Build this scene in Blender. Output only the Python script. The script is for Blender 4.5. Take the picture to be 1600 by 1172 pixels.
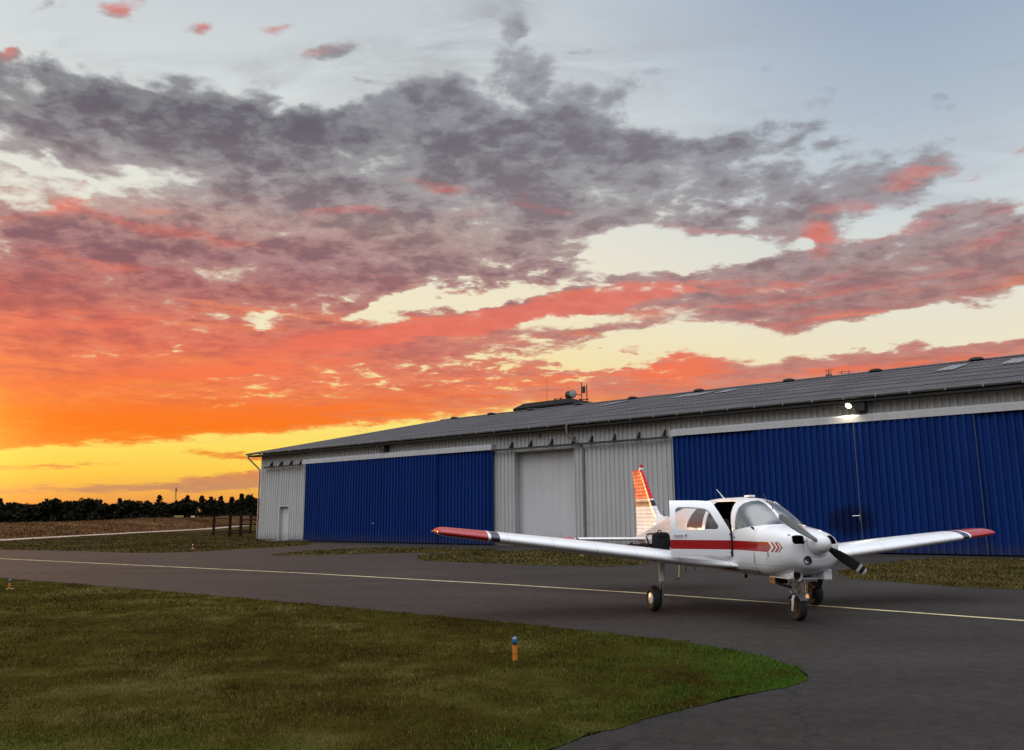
import bpy, bmesh, math, random
import numpy as np
from mathutils import Vector, Matrix
for o in list(bpy.data.objects): bpy.data.objects.remove(o)
SC = bpy.context.scene
COL = SC.collection
R = math.radians
random.seed(7)

# ------------------------------------------------------------------ camera
cam = bpy.data.cameras.new('camera'); cam_o = bpy.data.objects.new('camera', cam); COL.objects.link(cam_o)
cam.sensor_width = 36.0; cam.lens = 36.0 * 1268.0 / 1600.0
cam.clip_start = 0.05; cam.clip_end = 6000
cam_o.location = (0, 0, 1.57)
cam_o.rotation_euler = (Matrix.Rotation(R(90 + 9.89), 4, 'X') @ Matrix.Rotation(R(-0.424), 4, 'Z')).to_euler()
SC.camera = cam_o
SC.view_settings.view_transform = 'Standard'; SC.view_settings.look = 'None'
SC.view_settings.exposure = 0.0; SC.view_settings.gamma = 1.0
SC.cycles.max_bounces = 6; SC.cycles.transparent_max_bounces = 12

# ------------------------------------------------------------------ node helpers
def lin(c):
    return tuple(((v / 255.0) / 12.92) if v <= 10 else (((v / 255.0) + 0.055) / 1.055) ** 2.4 for v in c)
class NT:
    """small expression builder over a node tree"""
    def __init__(s, tree): s.t = tree; s.n = tree.nodes; s.l = tree.links
    def _in(s, sock, v):
        if hasattr(v, 'is_output') or isinstance(v, bpy.types.NodeSocket): s.l.new(v, sock)
        else:
            try: sock.default_value = v
            except Exception: sock.default_value = tuple(v) + (1.0,)
    def m(s, op, a, b=0.0, c=None, clamp=False):
        n = s.n.new('ShaderNodeMath'); n.operation = op; n.use_clamp = clamp
        s._in(n.inputs[0], a); s._in(n.inputs[1], b)
        if c is not None: s._in(n.inputs[2], c)
        return n.outputs[0]
    def add(s, a, b): return s.m('ADD', a, b)
    def mul(s, a, b): return s.m('MULTIPLY', a, b)
    def sub(s, a, b): return s.m('SUBTRACT', a, b)
    def step(s, x, lo, hi):
        n = s.n.new('ShaderNodeMapRange'); n.interpolation_type = 'SMOOTHSTEP'
        s._in(n.inputs[0], x); n.inputs[1].default_value = lo; n.inputs[2].default_value = hi
        n.inputs[3].default_value = 0; n.inputs[4].default_value = 1
        return n.outputs[0]
    def rng(s, x, lo, hi, a, b):
        n = s.n.new('ShaderNodeMapRange'); s._in(n.inputs[0], x)
        for i, v in enumerate((lo, hi, a, b)): n.inputs[1 + i].default_value = v
        return n.outputs[0]
    def mix(s, f, a, b, mode='MIX'):
        n = s.n.new('ShaderNodeMix'); n.data_type = 'RGBA'; n.blend_type = mode
        s._in(n.inputs[0], f); s._in(n.inputs[6], a); s._in(n.inputs[7], b)
        return n.outputs[2]
    def noise(s, vec, scale, detail=4, rough=.55, dist=0.0, lac=2.0, out=0):
        n = s.n.new('ShaderNodeTexNoise'); n.inputs['Scale'].default_value = scale
        n.inputs['Detail'].default_value = detail; n.inputs['Roughness'].default_value = rough
        n.inputs['Distortion'].default_value = dist; n.inputs['Lacunarity'].default_value = lac
        if vec is not None: s.l.new(vec, n.inputs['Vector'])
        return n.outputs[out]
    def voro(s, vec, scale, feature='F1', out=0):
        n = s.n.new('ShaderNodeTexVoronoi'); n.feature = feature; n.inputs['Scale'].default_value = scale
        s.l.new(vec, n.inputs['Vector']); return n.outputs[out]
    def ramp(s, f, stops, interp='LINEAR'):
        n = s.n.new('ShaderNodeValToRGB'); cr = n.color_ramp; cr.interpolation = interp
        while len(cr.elements) < len(stops): cr.elements.new(0.5)
        for e, (p, c) in zip(cr.elements, stops): e.position = p; e.color = tuple(c) + (1.0,)
        s._in(n.inputs[0], f); return n.outputs[0]
    def vec(s, x, y, z=0.0):
        n = s.n.new('ShaderNodeCombineXYZ'); s._in(n.inputs[0], x); s._in(n.inputs[1], y); s._in(n.inputs[2], z); return n.outputs[0]
    def xyz(s, v):
        n = s.n.new('ShaderNodeSeparateXYZ'); s.l.new(v, n.inputs[0]); return n.outputs
    def vmath(s, op, a, b):
        n = s.n.new('ShaderNodeVectorMath'); n.operation = op
        s._in(n.inputs[0], a); s._in(n.inputs[1], b); return n.outputs[0]
    def mapping(s, v, loc=(0, 0, 0), rot=(0, 0, 0), scale=(1, 1, 1), typ='POINT'):
        n = s.n.new('ShaderNodeMapping'); n.vector_type = typ; s.l.new(v, n.inputs[0])
        if typ != 'NORMAL': n.inputs[1].default_value = loc
        n.inputs[2].default_value = rot; n.inputs[3].default_value = scale; return n.outputs[0]

# ------------------------------------------------------------------ world: dusk sky with sunset clouds
# every cloud bank: (azimuth deg, elevation deg, half width, half height, tilt deg, amount) on the celestial sphere
CLOUDS=[(-31.79,25.49,7.2,2.26,4.9,1),(-34.92,25.25,4.13,2.08,14.4,0.7),(-25.66,25.05,7.56,2.24,1.2,1),(-20.26,24.91,8.59,2.47,1.8,0.95),(-14.06,24.99,7.33,2.44,4.8,0.95),(-30.76,22.17,9.47,1.87,7,0.55),(-31.2,15.17,11.59,4.61,8.1,1),(-22.24,16.28,13.46,4.54,5.7,1),(-11.14,19.72,13.76,4.08,3,1),(-4.66,22.56,11.88,3.84,1,0.9),(-11.26,23.76,10.23,2.49,3.6,0.8),(0.09,21.3,8.08,4.75,-0.7,0.9),(-5.1,18.2,13.11,2.63,3.7,0.75),(-15.79,12.95,14.3,2.6,7,0.65),(-29.43,10.67,13.52,3.55,5.3,0.95),(1.47,18,5.63,1.59,3.7,0.6),(-11.03,15.59,5.44,1.75,8.1,0.35),(2.39,16.21,5.12,1.25,6.4,0.55),(-7.1,26.89,4.31,1.83,10.8,0.75),(-9.47,26.97,3.8,1.21,3.2,0.5),(-2.77,27.02,3.39,1.64,0.5,0.7),(3.04,26.77,4.66,2.23,22.6,0.95),(7.3,24.72,5.16,2.52,5.5,0.9),(3.94,23.81,5.72,3.38,-2.1,0.9),(10.1,24.12,4.63,1.88,0,0.7),(-3.74,28.84,8.24,1.69,10.9,0.5),(-7.61,28.7,5.68,1.63,23.6,0.4),(16.37,22.08,13.53,4.16,1.1,0.46),(15.02,21.8,6.16,1.43,5.4,0.32),(21.05,21.09,5.38,1.14,-4.1,0.22),(12.36,22.89,5.44,2.94,2.2,0.3),(16.23,19.78,6.12,1.01,-7.8,0.62),(11.79,20.6,4.09,1.02,-4.6,0.36),(13.07,18.91,8.47,0.69,1.1,0.42),(9.82,17.04,4.98,0.53,4.3,0.3),(19.68,19.61,2.48,1.69,12.8,0.42),(22.11,18.69,1.67,1.43,-65.3,0.62),(25.92,20.95,5.72,2,4.4,0.4),(29.06,21.74,2.51,0.63,11.6,0.35),(31.83,18.69,3.75,0.99,1.8,0.7),(27.95,18.03,3.28,1.04,9.7,0.5),(31.5,20.67,2.05,0.69,15.1,0.34),(9.3,15.53,7.24,1.5,4.8,0.8),(17.31,16.06,9.75,2.05,2.7,1),(23.47,15.41,10.17,2.56,1.4,1.05),(29.89,15.34,9.12,2.27,1,1.05),(35.01,15.43,6.3,2.15,-0.4,1),(14.61,14.33,6.93,1.13,3.8,0.6),(22.1,13.06,7.93,1.01,0.6,0.6),(19.95,17.49,2.48,1.09,3.5,0.4),(-24.53,9.02,12.29,1.9,3.5,0.9),(-14.41,10.83,11.31,1.75,8.2,0.85),(-4.6,13.22,12.92,1.17,6.3,1),(3.75,14.61,7.39,0.99,10.1,1),(-7.32,11.03,10.9,1.52,0.8,0.7),(-17.09,13.31,5.15,1.72,11.4,0.35),(-1.83,11.75,6.92,1.17,4.7,0.6),(4.64,12.8,5.05,0.72,4.3,0.5),(9.66,13.07,5.38,0.71,1.2,0.48),(7.35,11.59,4.98,0.63,1.9,0.4),(-29.12,6.72,13.38,2.06,3.2,1.1),(-18.49,7.42,13.63,2.14,5.1,1),(-9.07,8.32,11.62,1.96,4.8,0.95),(-0.46,9.26,10.53,1.81,5.5,0.8),(6.84,9.59,9.01,1.8,3.3,0.72),(11.79,10.53,3.07,1.33,7.3,0.6),(11.29,9,7.9,1.33,5.8,0.8),(-32.96,4.6,4.52,0.6,2.4,0.6),(-10.87,9.4,3.55,0.62,1.2,-0.2),(19.82,9.43,9.7,1.02,4.5,0.8),(26.47,9.74,8.43,0.81,2.4,0.8),(32.12,9.76,6.58,0.77,1.5,0.85),(16.88,8.74,7.51,0.95,5.1,0.8),(-15.85,4,6.31,0.39,-2.4,0.75),(-20.24,2.26,7.54,0.54,4.6,0.8),(-14.54,2.55,6.76,0.61,3.3,0.7),(-30.1,1.82,8.8,0.31,1.7,0.5),(-28.15,3.29,4.24,0.2,1.2,0.45),(-31.52,2.94,2.98,0.31,1.3,0.5),(-20.56,0.85,11.83,0.41,-0.1,0.5),(-28.4,31.43,2.4,0.76,12.9,0.55),(-22.62,31.4,1.48,0.86,30.4,0.5),(-18.49,32.07,2.28,0.58,12.7,0.55),(-34.28,27.33,0.57,0.48,14.9,0.55),(-32.96,29.79,0.74,0.4,15,0.4),(-12.89,30.76,2.84,0.91,13.2,0.5),(-15.21,30.52,3.26,0.6,11.1,0.38),(1.64,30.13,1.81,1.31,32.9,0.75),(0.19,31.72,2.22,1.2,15.3,0.55),(0.69,32.99,1.6,0.9,23,0.62),(-1.79,30.46,2.89,1.21,16.4,0.2),(-0.79,33.95,2.9,1.57,-15.8,0.22),(4.84,31.13,1.94,0.39,5.2,0.48),(-1.29,33.57,3.75,2.88,-24,0.38),(-11.89,28.89,1.69,0.4,1.1,0.42),(-25.04,27.45,6.6,1.34,10.2,0.3),(2.21,34.48,1.99,0.44,-1.7,0.4),(18.18,29.09,1.79,0.76,-25.6,0.22),(15.23,32.54,7.31,1.13,0.4,0.16),(20.91,24.75,2.87,0.65,10.1,0.42),(16.55,24.94,3.45,1,11.4,0.4),(23.35,23.77,2.42,0.56,-0,0.28),(7.93,28.99,3.73,0.82,12.9,0.34),(33.71,21.67,1.31,0.6,8.3,0.3),(17.92,12.14,1.5,0.34,11,0.4),(16.63,11.8,1.1,0.35,11.3,0.3),(-17.52,13.41,2.55,0.77,-0.6,-1.2),(-22.55,11.57,1.6,0.38,4.1,-0.9),(-8.3,15.25,2.57,1.5,11.2,-0.75),(-6.01,16.42,1.39,1.06,20.2,-0.5),(-10.99,14.05,3.61,0.53,19.7,-0.5),(-31.79,10.08,2.37,0.23,5.5,-0.8),(-26.53,10.72,2.63,0.28,9,-0.7),(-17.73,8.82,5.02,0.39,7.4,-0.75),(-19.34,8.03,2.87,0.26,2.2,-0.5),(-0.89,15.12,5.13,0.63,5.4,-0.8),(-2.99,17.13,1.22,0.62,0.2,-0.6),(1.46,16.67,1.58,0.72,18.1,-0.6),(7.55,18.04,3.68,1.93,6.7,-0.5),(10.77,18.21,5.44,1.91,-1.9,-0.6),(17.4,17.55,4.69,1.02,0.2,-0.4),(3.73,13.27,2.76,0.45,8.3,-0.5),(-2.75,11.07,4.14,0.54,-0,-0.45),(2.3,10.59,5.96,0.63,2,-0.5),(6.88,10.94,4.98,0.54,-1.8,-0.45),(11.17,16.74,2.69,1.05,6,-0.4),(16.12,17.88,6.49,1.11,-1.5,-0.45),(-29.59,21.44,2.51,0.31,-21.7,-0.35),(-32.79,21.19,2.04,0.38,-10.2,-0.4),(-32.41,20.78,5.65,1.48,11.3,0.35),(-6.6,25.55,1.15,0.66,1.9,-0.7),(21.05,18.2,0.82,0.58,-7.1,-0.7),(-17.31,27.07,1.34,0.55,32.7,-0.4),(-3.25,26.6,1.13,0.68,26.8,-0.5),(13.62,11.98,6.95,1.05,1.6,-0.4),(25.88,11.64,9.69,0.9,1.5,-0.5)]
LIT_CLOUDS=[(-20.64,9.67,11.38,0.68,8.3,1),(-10.94,12.28,10.76,0.66,7.7,0.9),(-3.68,13.32,10.64,0.81,5.1,1.5),(3.75,14.52,7.39,0.81,10.1,1.4),(9.75,15.28,7.22,0.53,4.7,0.9),(15.97,15.23,6.87,0.29,0.3,0.34),(13.28,14.11,7.89,0.33,4.2,0.45),(22.1,18.56,1.42,1.43,-65.3,1.1),(23.39,14.38,9.37,0.25,1.9,0.41),(19.81,15.39,4.52,0.25,4.3,0.41),(32.12,16.53,3.69,0.52,12.1,0.38),(20.88,12.96,8.06,0.29,-0.1,0.45),(21.73,13.6,4.79,0.22,0.5,0.3),(-29.6,19.39,1.56,0.72,48.7,0.7),(-26.36,18.84,3.45,0.36,-6.6,0.6),(-32,18.32,2.48,0.26,16.4,0.5),(-24.06,19.56,1.37,0.36,7.4,0.6),(-21.13,18.27,4.56,0.33,-2.1,0.45),(-27.68,16.25,4.84,0.48,-5.5,0.45),(-32.16,14.26,5.52,0.99,13.5,0.3),(-30.94,12.09,8.38,0.77,12,0.5),(-24.77,12.72,7.79,0.49,11.5,0.4),(1.05,22.07,3.32,0.35,-13.7,0.5),(-9.34,21.2,9.31,0.34,2.5,0.25),(-14.81,21.18,5.81,0.34,-1.2,0.35),(-5.14,22.77,2.36,0.34,-7.9,0.5),(-25.48,6.3,15.73,1.22,2.4,1.1),(-13.43,7.35,10.4,1.05,5.3,0.7),(4.57,9.65,11.82,1.35,3.7,0.6),(11.78,10.31,3.51,1.77,-2.6,0.7),(25.7,9.4,8.91,0.41,2.6,0.6),(19.38,9.03,4.87,0.34,3.7,0.4),(-28.4,31.43,2.81,0.89,12.9,0.9),(-22.62,31.4,1.74,1.07,30.4,0.9),(-18.49,32.07,2.74,0.73,12.7,0.9),(-34.28,27.33,0.71,0.61,14.9,0.9),(-32.96,29.79,0.96,0.54,15,0.6),(-15.67,30.55,4.18,0.45,11.3,0.5),(31.5,20.67,2.39,0.85,15.1,0.8),(33.71,21.67,1.96,0.97,8.3,0.6),(27.48,21.07,2.95,0.4,10.2,0.45),(33,18.35,2.32,0.6,1.7,0.4),(29.06,21.74,2.16,0.39,9.4,0.5),(27.21,18.15,2.96,0.8,9.8,0.5),(25.02,19.78,2.74,0.48,-9.1,0.4),(17.89,11.71,2.5,0.86,6,0.8),(15.32,19.23,6.16,0.42,-7.4,0.4)]
HOLEY=[(-7.39,15.72,12,2.03,7.1,0.75),(-0.42,16.46,8.89,1.96,5.2,0.7),(3.68,10.79,15.55,2.52,2.7,0.8),(8.44,17.11,7.33,3.51,-3,0.7),(15.39,20.5,10.54,3.37,-0.1,0.6),(-31.76,21.4,8.51,1.5,4.9,0.6),(-18.77,13.2,7.58,1.7,7.8,0.5),(-16.89,8.77,11.82,1.73,6.2,0.7),(-25.78,10.78,7.59,0.65,8.8,0.5),(23.57,16.64,6.28,1.64,0.8,0.35),(-3.66,9.72,10.97,1.8,3,0.5)]
VEILS=[(-1.29,32.81,6.09,4.55,-24.3,0.9),(-7.6,28.3,10.4,3.69,23.7,0.9),(3.11,30.01,7.44,3.38,23.2,0.6),(7.9,28.18,5.46,2.57,22.3,0.8),(-14.29,30.55,7.51,1.52,13.9,0.6),(-25.04,27.45,9.9,2.23,10.2,0.6),(14.67,31.1,10.84,2.34,5.2,0.45),(16.63,26.15,11.35,2.04,6.2,0.6),(28.36,22.27,7.31,2.34,7.2,0.5),(30.31,19.57,7.02,2.32,5,0.4),(-31.01,28.75,4.54,1.39,13.6,0.3)]
SUN_AZ, SUN_EL = -40.0, 3.5
W = bpy.data.worlds.new('World'); SC.world = W; W.use_nodes = True
W.node_tree.nodes.clear(); N = NT(W.node_tree)
gen = N.n.new('ShaderNodeTexCoord').outputs['Generated']
dx, dy, dz = N.xyz(gen)[0:3]
az = N.mul(N.m('ARCTAN2', dx, dy), 57.29578)
el = N.mul(N.m('ARCSINE', dz), 57.29578)
aabs = N.m('ABSOLUTE', az)
# flat cloud-deck coordinates: puffs overhead, long streaks towards the horizon
zz = N.add(N.m('MAXIMUM', dz, 0.0), 0.17)
deck = N.vec(N.m('DIVIDE', dx, zz), N.m('DIVIDE', dy, zz), 0.0)
# ragged edges: push the bank outlines about with noise
w1 = N.xyz(N.noise(deck, 1.6, 3, .5, out=1)); w2 = N.xyz(N.noise(deck, 7.0, 4, .6, out=1))
wx = N.add(N.mul(N.sub(w1[0], .5), 5.0), N.mul(N.sub(w2[0], .5), 3.4))
wy = N.add(N.mul(N.sub(w1[1], .5), 2.6), N.mul(N.sub(w2[1], .5), 2.4))
damp = N.rng(el, 0, 16, 0.22, 1.0)
ang = N.vec(N.add(az, wx), N.add(el, N.mul(wy, damp)), 0.0)
ang2 = N.vec(N.add(az, N.mul(wx, .7)), N.add(el, N.mul(N.mul(wy, damp), .7)), 0.0)
def banks(tab, v, grow):
    tot = 0.0
    for (a, e, rx, ry, rot, amp) in tab:
        mp = N.mapping(v, (a, e, 0), (0, 0, R(rot)), (rx * grow, ry * grow, 1), 'TEXTURE')
        g = N.n.new('ShaderNodeTexGradient'); g.gradient_type = 'SPHERICAL'; N.l.new(mp, g.inputs[0])
        tot = N.m('MULTIPLY_ADD', g.outputs['Fac'], amp * 1.25, tot)
    return tot
cov = N.m('MINIMUM', banks(CLOUDS, ang, 1.3), 1.0)
fb = N.noise(deck, 4.6, 9, .64, .35)
fine = N.noise(N.mapping(deck, (5, 2, 0), (0, 0, R(-14)), (1.0, 1.2, 1)), 15.0, 8, .64, .25)
vo = N.n.new('ShaderNodeTexVoronoi'); vo.feature = 'F1'; vo.normalize = True
vo.inputs['Scale'].default_value = 9.0; vo.inputs['Detail'].default_value = 2.0; vo.inputs['Roughness'].default_value = .55
wv = N.n.new('ShaderNodeVectorMath'); wv.operation = 'SCALE'; N.l.new(N.noise(deck, 6.0, 3, .6, out=1), wv.inputs[0]); wv.inputs['Scale'].default_value = .16
N.l.new(N.vmath('ADD', deck, wv.outputs[0]), vo.inputs['Vector'])
billow = N.mul(N.sub(.27, vo.outputs['Distance']), N.rng(el, 5, 16, .3, 1.5))
hn = N.noise(N.mapping(deck, (7, 5, 0), (0, 0, R(-12)), (1.0, 1.35, 1)), 10.5, 7, .62, .4)
# wisps far from the table (sides and behind the viewer)
far = N.mul(N.step(aabs, 40, 70), N.step(fb, .52, .75))
n_amp = N.rng(el, 2, 16, .9, 1.7)
dens0 = N.add(N.add(cov, N.mul(far, .5)), N.add(N.mul(N.sub(fb, .5), n_amp), N.add(N.mul(N.sub(fine, .5), N.mul(n_amp, .60)), billow)))
holes = N.mul(N.m('MINIMUM', banks(HOLEY, ang2, 1.2), 1.0), N.step(N.add(N.mul(hn, .7), N.mul(fine, .3)), .42, .68))
dens0 = N.sub(dens0, N.mul(holes, .95))
dens = N.step(dens0, .22, .72)
thick = N.step(dens0, .40, 1.30)
litm = banks(LIT_CLOUDS, ang2, 1.4)
streak = N.noise(N.mapping(deck, (3, 1, 0), (0, 0, R(-20)), (1.0, 3.0, 1)), 4.6, 8, .64, .3)
lit = N.mul(N.m('MINIMUM', litm, 1.0), N.step(N.add(streak, N.mul(litm, .12)), .44, .62))

ef = N.m('DIVIDE', el, 90.0, clamp=True)
def eramp(stops): return N.ramp(ef, [(e / 90.0, lin(c)) for e, c in stops])
clear_l = eramp([(0, (236, 142, 74)), (1.2, (238, 158, 76)), (3, (255, 206, 76)), (4.6, (255, 222, 96)), (6.5, (255, 232, 126)), (9, (252, 224, 150)), (13, (246, 234, 196)), (18, (240, 233, 212)), (21, (232, 231, 220)), (24.5, (229, 232, 225)), (28, (219, 224, 224)), (33, (203, 210, 214)), (50, (170, 186, 204)), (90, (140, 160, 190))])
clear_r = eramp([(0, (244, 200, 140)), (4, (250, 214, 155)), (7, (248, 229, 184)), (10, (241, 231, 202)), (14, (232, 230, 216)), (19, (210, 218, 221)), (25, (178, 192, 206)), (33, (152, 171, 196)), (50, (140, 162, 194)), (90, (130, 152, 188))])
cloud_l = eramp([(0, (196, 130, 92)), (2.2, (205, 145, 100)), (4.2, (240, 128, 40)), (5.5, (255, 126, 22)), (7.4, (253, 124, 52)), (9.5, (246, 118, 78)), (12, (224, 106, 86)), (14.5, (188, 104, 100)), (15.8, (172, 103, 106)), (17.3, (162, 108, 113)), (18.6, (170, 118, 118)), (19.8, (184, 144, 137)), (21.2, (158, 139, 142)), (23.5, (134, 128, 134)), (26, (108, 106, 115)), (34, (150, 150, 156)), (60, (150, 150, 160))])
cloud_r = eramp([(0, (235, 140, 110)), (4, (238, 140, 105)), (7, (225, 138, 112)), (9, (208, 134, 120)), (12, (180, 126, 122)), (15, (165, 128, 128)), (18, (158, 138, 142)), (22, (142, 139, 146)), (27, (132, 132, 142)), (34, (160, 164, 172)), (60, (160, 165, 175))])
side = N.step(az, -26, 20); side_c = N.step(az, -2, 30)
clear = N.mix(side_c, clear_l, clear_r)
cloud = N.mix(side, cloud_l, cloud_r)
# thin cloud edges take the light of the clear sky behind them, thick cores darken a little
cloud = N.mix(N.mul(N.sub(1.0, thick), N.rng(el, 10, 22, .10, .24)), cloud, clear)
core = N.step(N.add(thick, N.mul(N.sub(fine, .5), .9)), .40, 1.15)
cloud = N.mix(N.mul(core, N.rng(el, 6, 18, .12, .50)), cloud, N.mix(side, lin((96, 82, 92)), lin((112, 98, 106))))
# long fine streaks in the low sheets: brighter orange lines between dull mauve ones
st2 = N.noise(N.vec(N.mul(az, .045), N.add(N.mul(el, .62), N.mul(az, .012)), 0.0), 1.6, 7, .66, .5)
lowm = N.mul(N.step(el, 4.5, 6.5), N.sub(1.0, N.step(el, 13, 18)))
cloud = N.mix(N.mul(N.mul(lowm, N.step(st2, .52, .66)), .50), cloud, N.mix(N.step(el, 6, 13), lin((255, 150, 30)), lin((250, 138, 88))))
cloud = N.mix(N.mul(N.mul(lowm, N.sub(1.0, N.step(st2, .36, .48))), .45), cloud, N.mix(N.step(el, 6, 13), lin((222, 100, 48)), lin((176, 100, 98))))
litc = N.mix(N.step(el, 5, 13), lin((255, 120, 8)), lin((250, 118, 92)))
cloud = N.mix(N.mul(N.m('MINIMUM', lit, 1.0), N.rng(el, 8, 16, .90, .55)), cloud, litc)
# thin grey veils high up, ahead of the bank
vs = N.noise(N.mapping(deck, (2, 9, 0), (0, 0, R(35)), (1.0, 2.2, 1)), 3.4, 7, .6, .8)
veil = N.mul(N.m('MINIMUM', banks(VEILS, ang2, 1.3), 1.0), N.step(vs, .36, .66))
clear = N.mix(N.mul(veil, .62), clear, N.mix(side, lin((158, 160, 166)), lin((172, 174, 182))))
sky = N.mix(dens, clear, cloud)
# glow over the place where the sun went down, just left of the view, and the brighter twilight behind the viewer
ga = N.m('DIVIDE', N.sub(az, SUN_AZ - 2), 6.5); ge = N.m('DIVIDE', N.sub(el, 3.4), 4.2)
glow = N.m('EXPONENT', N.mul(N.add(N.mul(ga, ga), N.mul(ge, ge)), -1.0))
sky = N.mix(N.mul(glow, .85), sky, (5.0, 2.0, .30))
back = N.step(aabs, 60, 130)
backc = N.ramp(ef, [(0, (.07, .066, .07)), (.10, (.13, .125, .14)), (.19, (.72, .72, .77)), (.40, (1.68, 1.70, 1.80)), (1, (1.9, 1.94, 2.04))])
lr = N.rng(az, -90, 90, 1.28, .74); sky = N.mix(back, sky, N.mix(1.0, backc, N.vec(lr, lr, lr), 'MULTIPLY'))
zen = N.step(el, 38, 66)
sky = N.mix(zen, sky, (1.95, 2.0, 2.1))
ns = N.n.new('ShaderNodeTexSky'); ns.sky_type = 'NISHITA'; ns.sun_disc = False
ns.sun_elevation = R(SUN_EL); ns.sun_rotation = R(SUN_AZ)
bg1 = N.n.new('ShaderNodeBackground'); N.l.new(sky, bg1.inputs[0]); bg1.inputs[1].default_value = 1.0
bg2 = N.n.new('ShaderNodeBackground'); N.l.new(ns.outputs[0], bg2.inputs[0]); bg2.inputs[1].default_value = 0.05
mx = N.n.new('ShaderNodeMixShader'); mx.inputs[0].default_value = 0.04
N.l.new(bg1.outputs[0], mx.inputs[1]); N.l.new(bg2.outputs[0], mx.inputs[2])
wo = N.n.new('ShaderNodeOutputWorld'); N.l.new(mx.outputs[0], wo.inputs[0])
W.cycles.sampling_method = 'MANUAL'; W.cycles.sample_map_resolution = 512

# ------------------------------------------------------------------ sun: the last light, low on the left behind the wood
sl = bpy.data.lights.new('sun', 'SUN'); sun = bpy.data.objects.new('sun', sl); COL.objects.link(sun)
sl.energy = 1.3; sl.angle = R(6); sl.color = (1.0, .45, .16)
sd = Vector((math.sin(R(SUN_AZ)) * math.cos(R(SUN_EL)), math.cos(R(SUN_AZ)) * math.cos(R(SUN_EL)), math.sin(R(SUN_EL))))
sun.rotation_euler = sd.to_track_quat('Z', 'Y').to_euler()

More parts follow.
